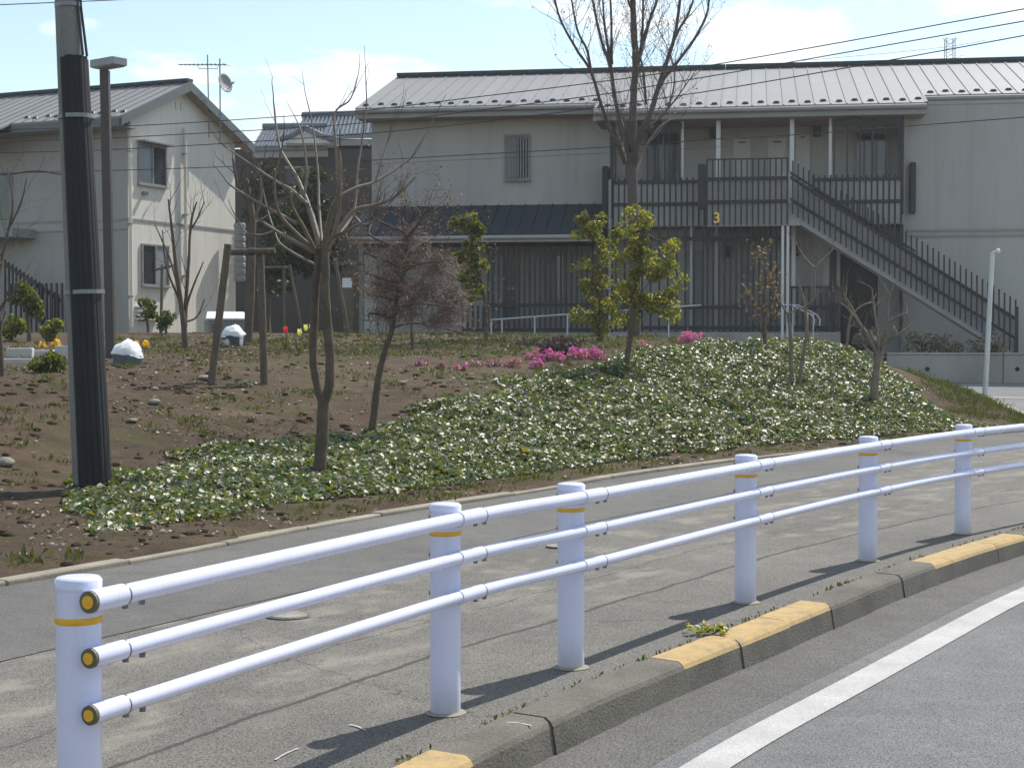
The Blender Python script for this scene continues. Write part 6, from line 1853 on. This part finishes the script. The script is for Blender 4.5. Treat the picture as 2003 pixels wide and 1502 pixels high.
# ------------------------------------------------------------------ sacks, blocks, boxes, signs
def sack(name, label, px, py, w_px, h_px, mat_low, mat_top, split, seed, tilt=0.0):
    p = GH(px, py); m_ = p.y / FPX; w_, h_ = w_px * m_ / 2, h_px * m_
    t = thing(name, label, 'sack', (p.x, p.y, p.z - .07)); t.rotation_euler = (0, tilt, .3)
    def lump(z0, z1, r0, r1, mat, nm, close):
        q = MB(); n_, k_ = 20, 9
        for i in range(k_):
            f = i / (k_ - 1); z_ = z0 + (z1 - z0) * f; rr = r0 + (r1 - r0) * f
            if close: rr *= math.sqrt(max(.02, 1 - f ** 2.2))
            for j in range(n_):
                a = 2 * math.pi * j / n_
                jn = 1 + .16 * mnoise.noise(Vector((math.cos(a) * 2 + seed, math.sin(a) * 2, z_ * 7)))
                q.v.append((rr * jn * math.cos(a), rr * jn * .85 * math.sin(a), z_ + (.05 * mnoise.noise(Vector((a * 2, seed, f * 3))) if close else 0)))
        for i in range(k_ - 1):
            for j in range(n_):
                q.f.append((i * n_ + j, i * n_ + (j + 1) % n_, (i + 1) * n_ + (j + 1) % n_, (i + 1) * n_ + j)); q.m.append(0)
        q.f.append(tuple((k_ - 1) * n_ + j for j in range(n_))); q.m.append(0)
        q.build(nm, mat, t, True)
    lump(-.03, h_ * split, w_ * .98, w_, mat_low, 'body', False); lump(h_ * split - .02, h_, w_ * 1.04, w_ * .8, mat_top, 'crumpled_top', True)
    return t
sack('garden_sack', 'dark grey sack with crumpled white plastic top beside the utility pole', 247, 712, 60, 54, M_SACK, M_PLASTIC, .5, 3.1, .12)
t = sack('refuse_bag', 'blue black rubbish bag with white plastic folds behind the support stakes', 457, 678, 46, 48, M_BAGMIX, M_PLASTIC, .62, 7.7)
for lab, x0, x1, y0, y1, dd in (('leftmost and largest white concrete block left of the pole', 12, 62, 681, 699, 0), ('low middle white concrete block left of the pole', 65, 104, 685, 700, .15), ('white concrete block nearest the pole under the yellow flowers', 107, 133, 676, 700, -.1)):
    p = GH((x0 + x1) / 2, y1); d0 = p.y + dd; a, c = W(x0, y0, d0), W(x1, y1, d0)
    q = MB(); q.box(-(c.x - a.x) / 2, (c.x - a.x) / 2, 0, .22, -.1, a.z - c.z)
    o = q.build('concrete_block', M_BLOCK, None, False, ((a.x + c.x) / 2, d0, c.z)); o.rotation_euler = (0, 0, R(8)); bevel(o, .012); tag(o, lab, 'block')
p = GH(38, 712); q = MB(); q.box(-.55, .3, 0, .12, -.1, .06); o = q.build('edging_slab', M_BLOCK, None, False, p); bevel(o, .01); tag(o, 'narrow white edging slab lying before the concrete blocks', 'slab')
# white topped equipment box by the gable
p = W(442, 640, 39.5); eb = thing('equipment_box', 'squat grey box with sloping white lid at the gable corner', 'box', (p.x, p.y, 1.5), R(20))
q = MB(); q.box(-.5, .5, -.3, .3, -.1, .42); o = q.build('body', M_FASCIA, eb); bevel(o, .01)
q = MB(); q.hexa([(-.56, -.36, .42), (.56, -.36, .42), (.5, .3, .6), (-.42, .3, .6), (-.56, -.36, .46), (.56, -.36, .46), (.5, .3, .64), (-.42, .3, .64)]); q.build('lid', M_PLASTIC, eb)
for k in range(4):
    q = MB(); q.box(-.42, -.12, -.31, -.302, .06 + k * .07, .09 + k * .07); q.build('vent_slot', M_CONDUIT, eb)
# notice on a wooden board
p = W(682, 650, 36.0); nb_ = thing('notice_board', 'brown wooden board carrying a small white paper notice', 'notice board', (p.x, p.y, H(p.x, p.y)))
top = W(682, 527, 36.0).z - nb_.location.z
q = MB(); q.box(-.12, .14, -.03, .03, -.1, top); o = q.build('board', M_WOOD, nb_); bevel(o, .008)
q = MB(); q.box(.16, .24, -.05, .05, -.1, top + .1); o = q.build('post', M_DKMETAL, nb_)
q = MB(); q.box(-.14, .08, -.038, -.032, top - .42, top - .2); q.build('paper', M_PLASTIC, nb_)
q = MB(); q.box(-.35, .35, -.25, .25, top + .1, top + .16); q.build('board_roof', M_DKMETAL, nb_)
# planks and slabs in the beds
for lab, px, py, L_, mt in (('dark plank edge lying on the grass below the slim sapling', 878, 657, .75, M_DKMETAL), ('pale plank under the ramp handrail', 1340, 650, .8, M_EDGE), ('thin pale slab edge behind the brown leaved sapling', 1440, 660, 1.5, M_EDGE)):
    p = GH(px, py, 20, 36.5); q = MB(); q.box(-L_ / 2, L_ / 2, -.05, .05, -.02, .06); o = q.build('plank', mt, None, False, p); o.rotation_euler = (0, 0, R(-6)); bevel(o, .006); tag(o, lab, 'plank')

# ------------------------------------------------------------------ small things on pavement and road
p = GZ(563, 1205); mh = thing('valve_cover', 'small pale round valve cover set in the pavement', 'valve cover', (p.x, p.y, .004))
q = MB(); q.lathe([(.10, 0), (.10, .005), (.095, .008)], 28); q.build('lid', M_STONE, mh, True)
q = MB(); q.lathe([(.118, 0), (.116, .004), (.101, .004)], 28); q.build('ring', M_KERB, mh, True)
p = GZ(1093, 1070); mh = thing('valve_cover', 'second pale round valve cover, farther along behind the third post', 'valve cover', (p.x, p.y, .006))
q = MB(); q.lathe([(.09, 0), (.09, .005), (.085, .008)], 24); q.build('lid', M_STONE, mh, True)
def chalk(label, pts, w):
    q = MB(); P3 = curve_pts([GZ(*p_, 0.004) for p_ in pts])
    for i, p_ in enumerate(P3):
        t_ = (P3[min(i + 1, len(P3) - 1)] - P3[max(i - 1, 0)]).normalized(); n_ = Vector((-t_.y, t_.x, 0)) * w * random.uniform(.5, 1.1)
        q.v.append(tuple(p_ - n_)); q.v.append(tuple(p_ + n_))
    for i in range(len(P3) - 1):
        q.f.append((2 * i, 2 * i + 1, 2 * i + 3, 2 * i + 2)); q.m.append(0)
    o = q.build('paint_mark', M_LINE); struct(o, label)
chalk('thin white spray mark on the pavement before the second post', [(538, 1485), (560, 1472), (585, 1462)], .006)
chalk('short white spray mark near the shadow of the second post', [(683, 1416), (700, 1420), (716, 1428)], .007)
chalk('white spray tick on the pavement by the kerb', [(985, 1412), (1010, 1412), (1040, 1418)], .006)
# weed tuft growing at the kerb joint
wx = GZ(1383, 1240); t = thing('kerb_weed', 'yellow green weed growing beside the yellow kerb blocks', 'weed', tuple(wx))
n = 60; C = np.clip(rng.normal(0, 1, (n, 3)), -1.5, 1.5) * np.array([.06, .04, .010]) + np.array([0, 0, .025])
link('leaves', leaf_mesh('leaves', C, rng.normal(0, 1, (n, 3)) * np.array([1, 1, .3]), rng.normal(0, .4, (n, 3)) + np.array([0, 0, 1]), rng.uniform(.03, .055, n), M_EVERY, .5), t)
link('flowers', leaf_mesh('flowers', C[:10] + np.array([0, 0, .02]), rand_dirs(10), rand_dirs(10), .018, M_YFLOWER, .9), t)['kind'] = 'stuff'
Cs, Us, Ns, Sz = [], [], [], []
for _ in range(900):
    sv = random.uniform(j0 - 2.6, j0 + 6); p, tt, nn = along(KC, KCS, sv)
    if mnoise.noise(Vector((sv * 1.7, 3, 0))) < random.uniform(-.15, .35): continue
    p = p + nn * random.gauss(.180, .010); h = random.uniform(.010, .028)
    Cs.append((p.x, p.y, h * .4)); Us.append((random.gauss(0, .5), random.gauss(0, .5), 1)); Ns.append((random.gauss(0, 1), random.gauss(0, 1), .3)); Sz.append(h)
struct(link('joint_moss', leaf_mesh('joint_moss', Cs, Us, Ns, np.array(Sz), M_GRASS, .5, .05)), 'moss and tiny weeds in the joint behind the kerb', 'stuff')

# ------------------------------------------------------------------ thin haze volume added as a backlit veil to lift the shadows
hz = MB().box(-1600, 1600, -700, 3100, -1.6, 15.5)
hm = bpy.data.materials.new('veil_haze'); hm.use_nodes = True
hn = hm.node_tree.nodes; hn.clear()
ho = hn.new('ShaderNodeOutputMaterial'); hv = hn.new('ShaderNodeVolumePrincipled')
hv.inputs['Density'].default_value = 0.0007
hv.inputs['Color'].default_value = (0.93, 0.96, 1.0, 1)
hv.inputs['Anisotropy'].default_value = 0.35
hm.node_tree.links.new(hv.outputs['Volume'], ho.inputs['Volume'])
struct(hz.build('haze', hm), 'thin pale haze added as a veil to lift the shadows', 'stuff')
scene.cycles.volume_bounces = 0
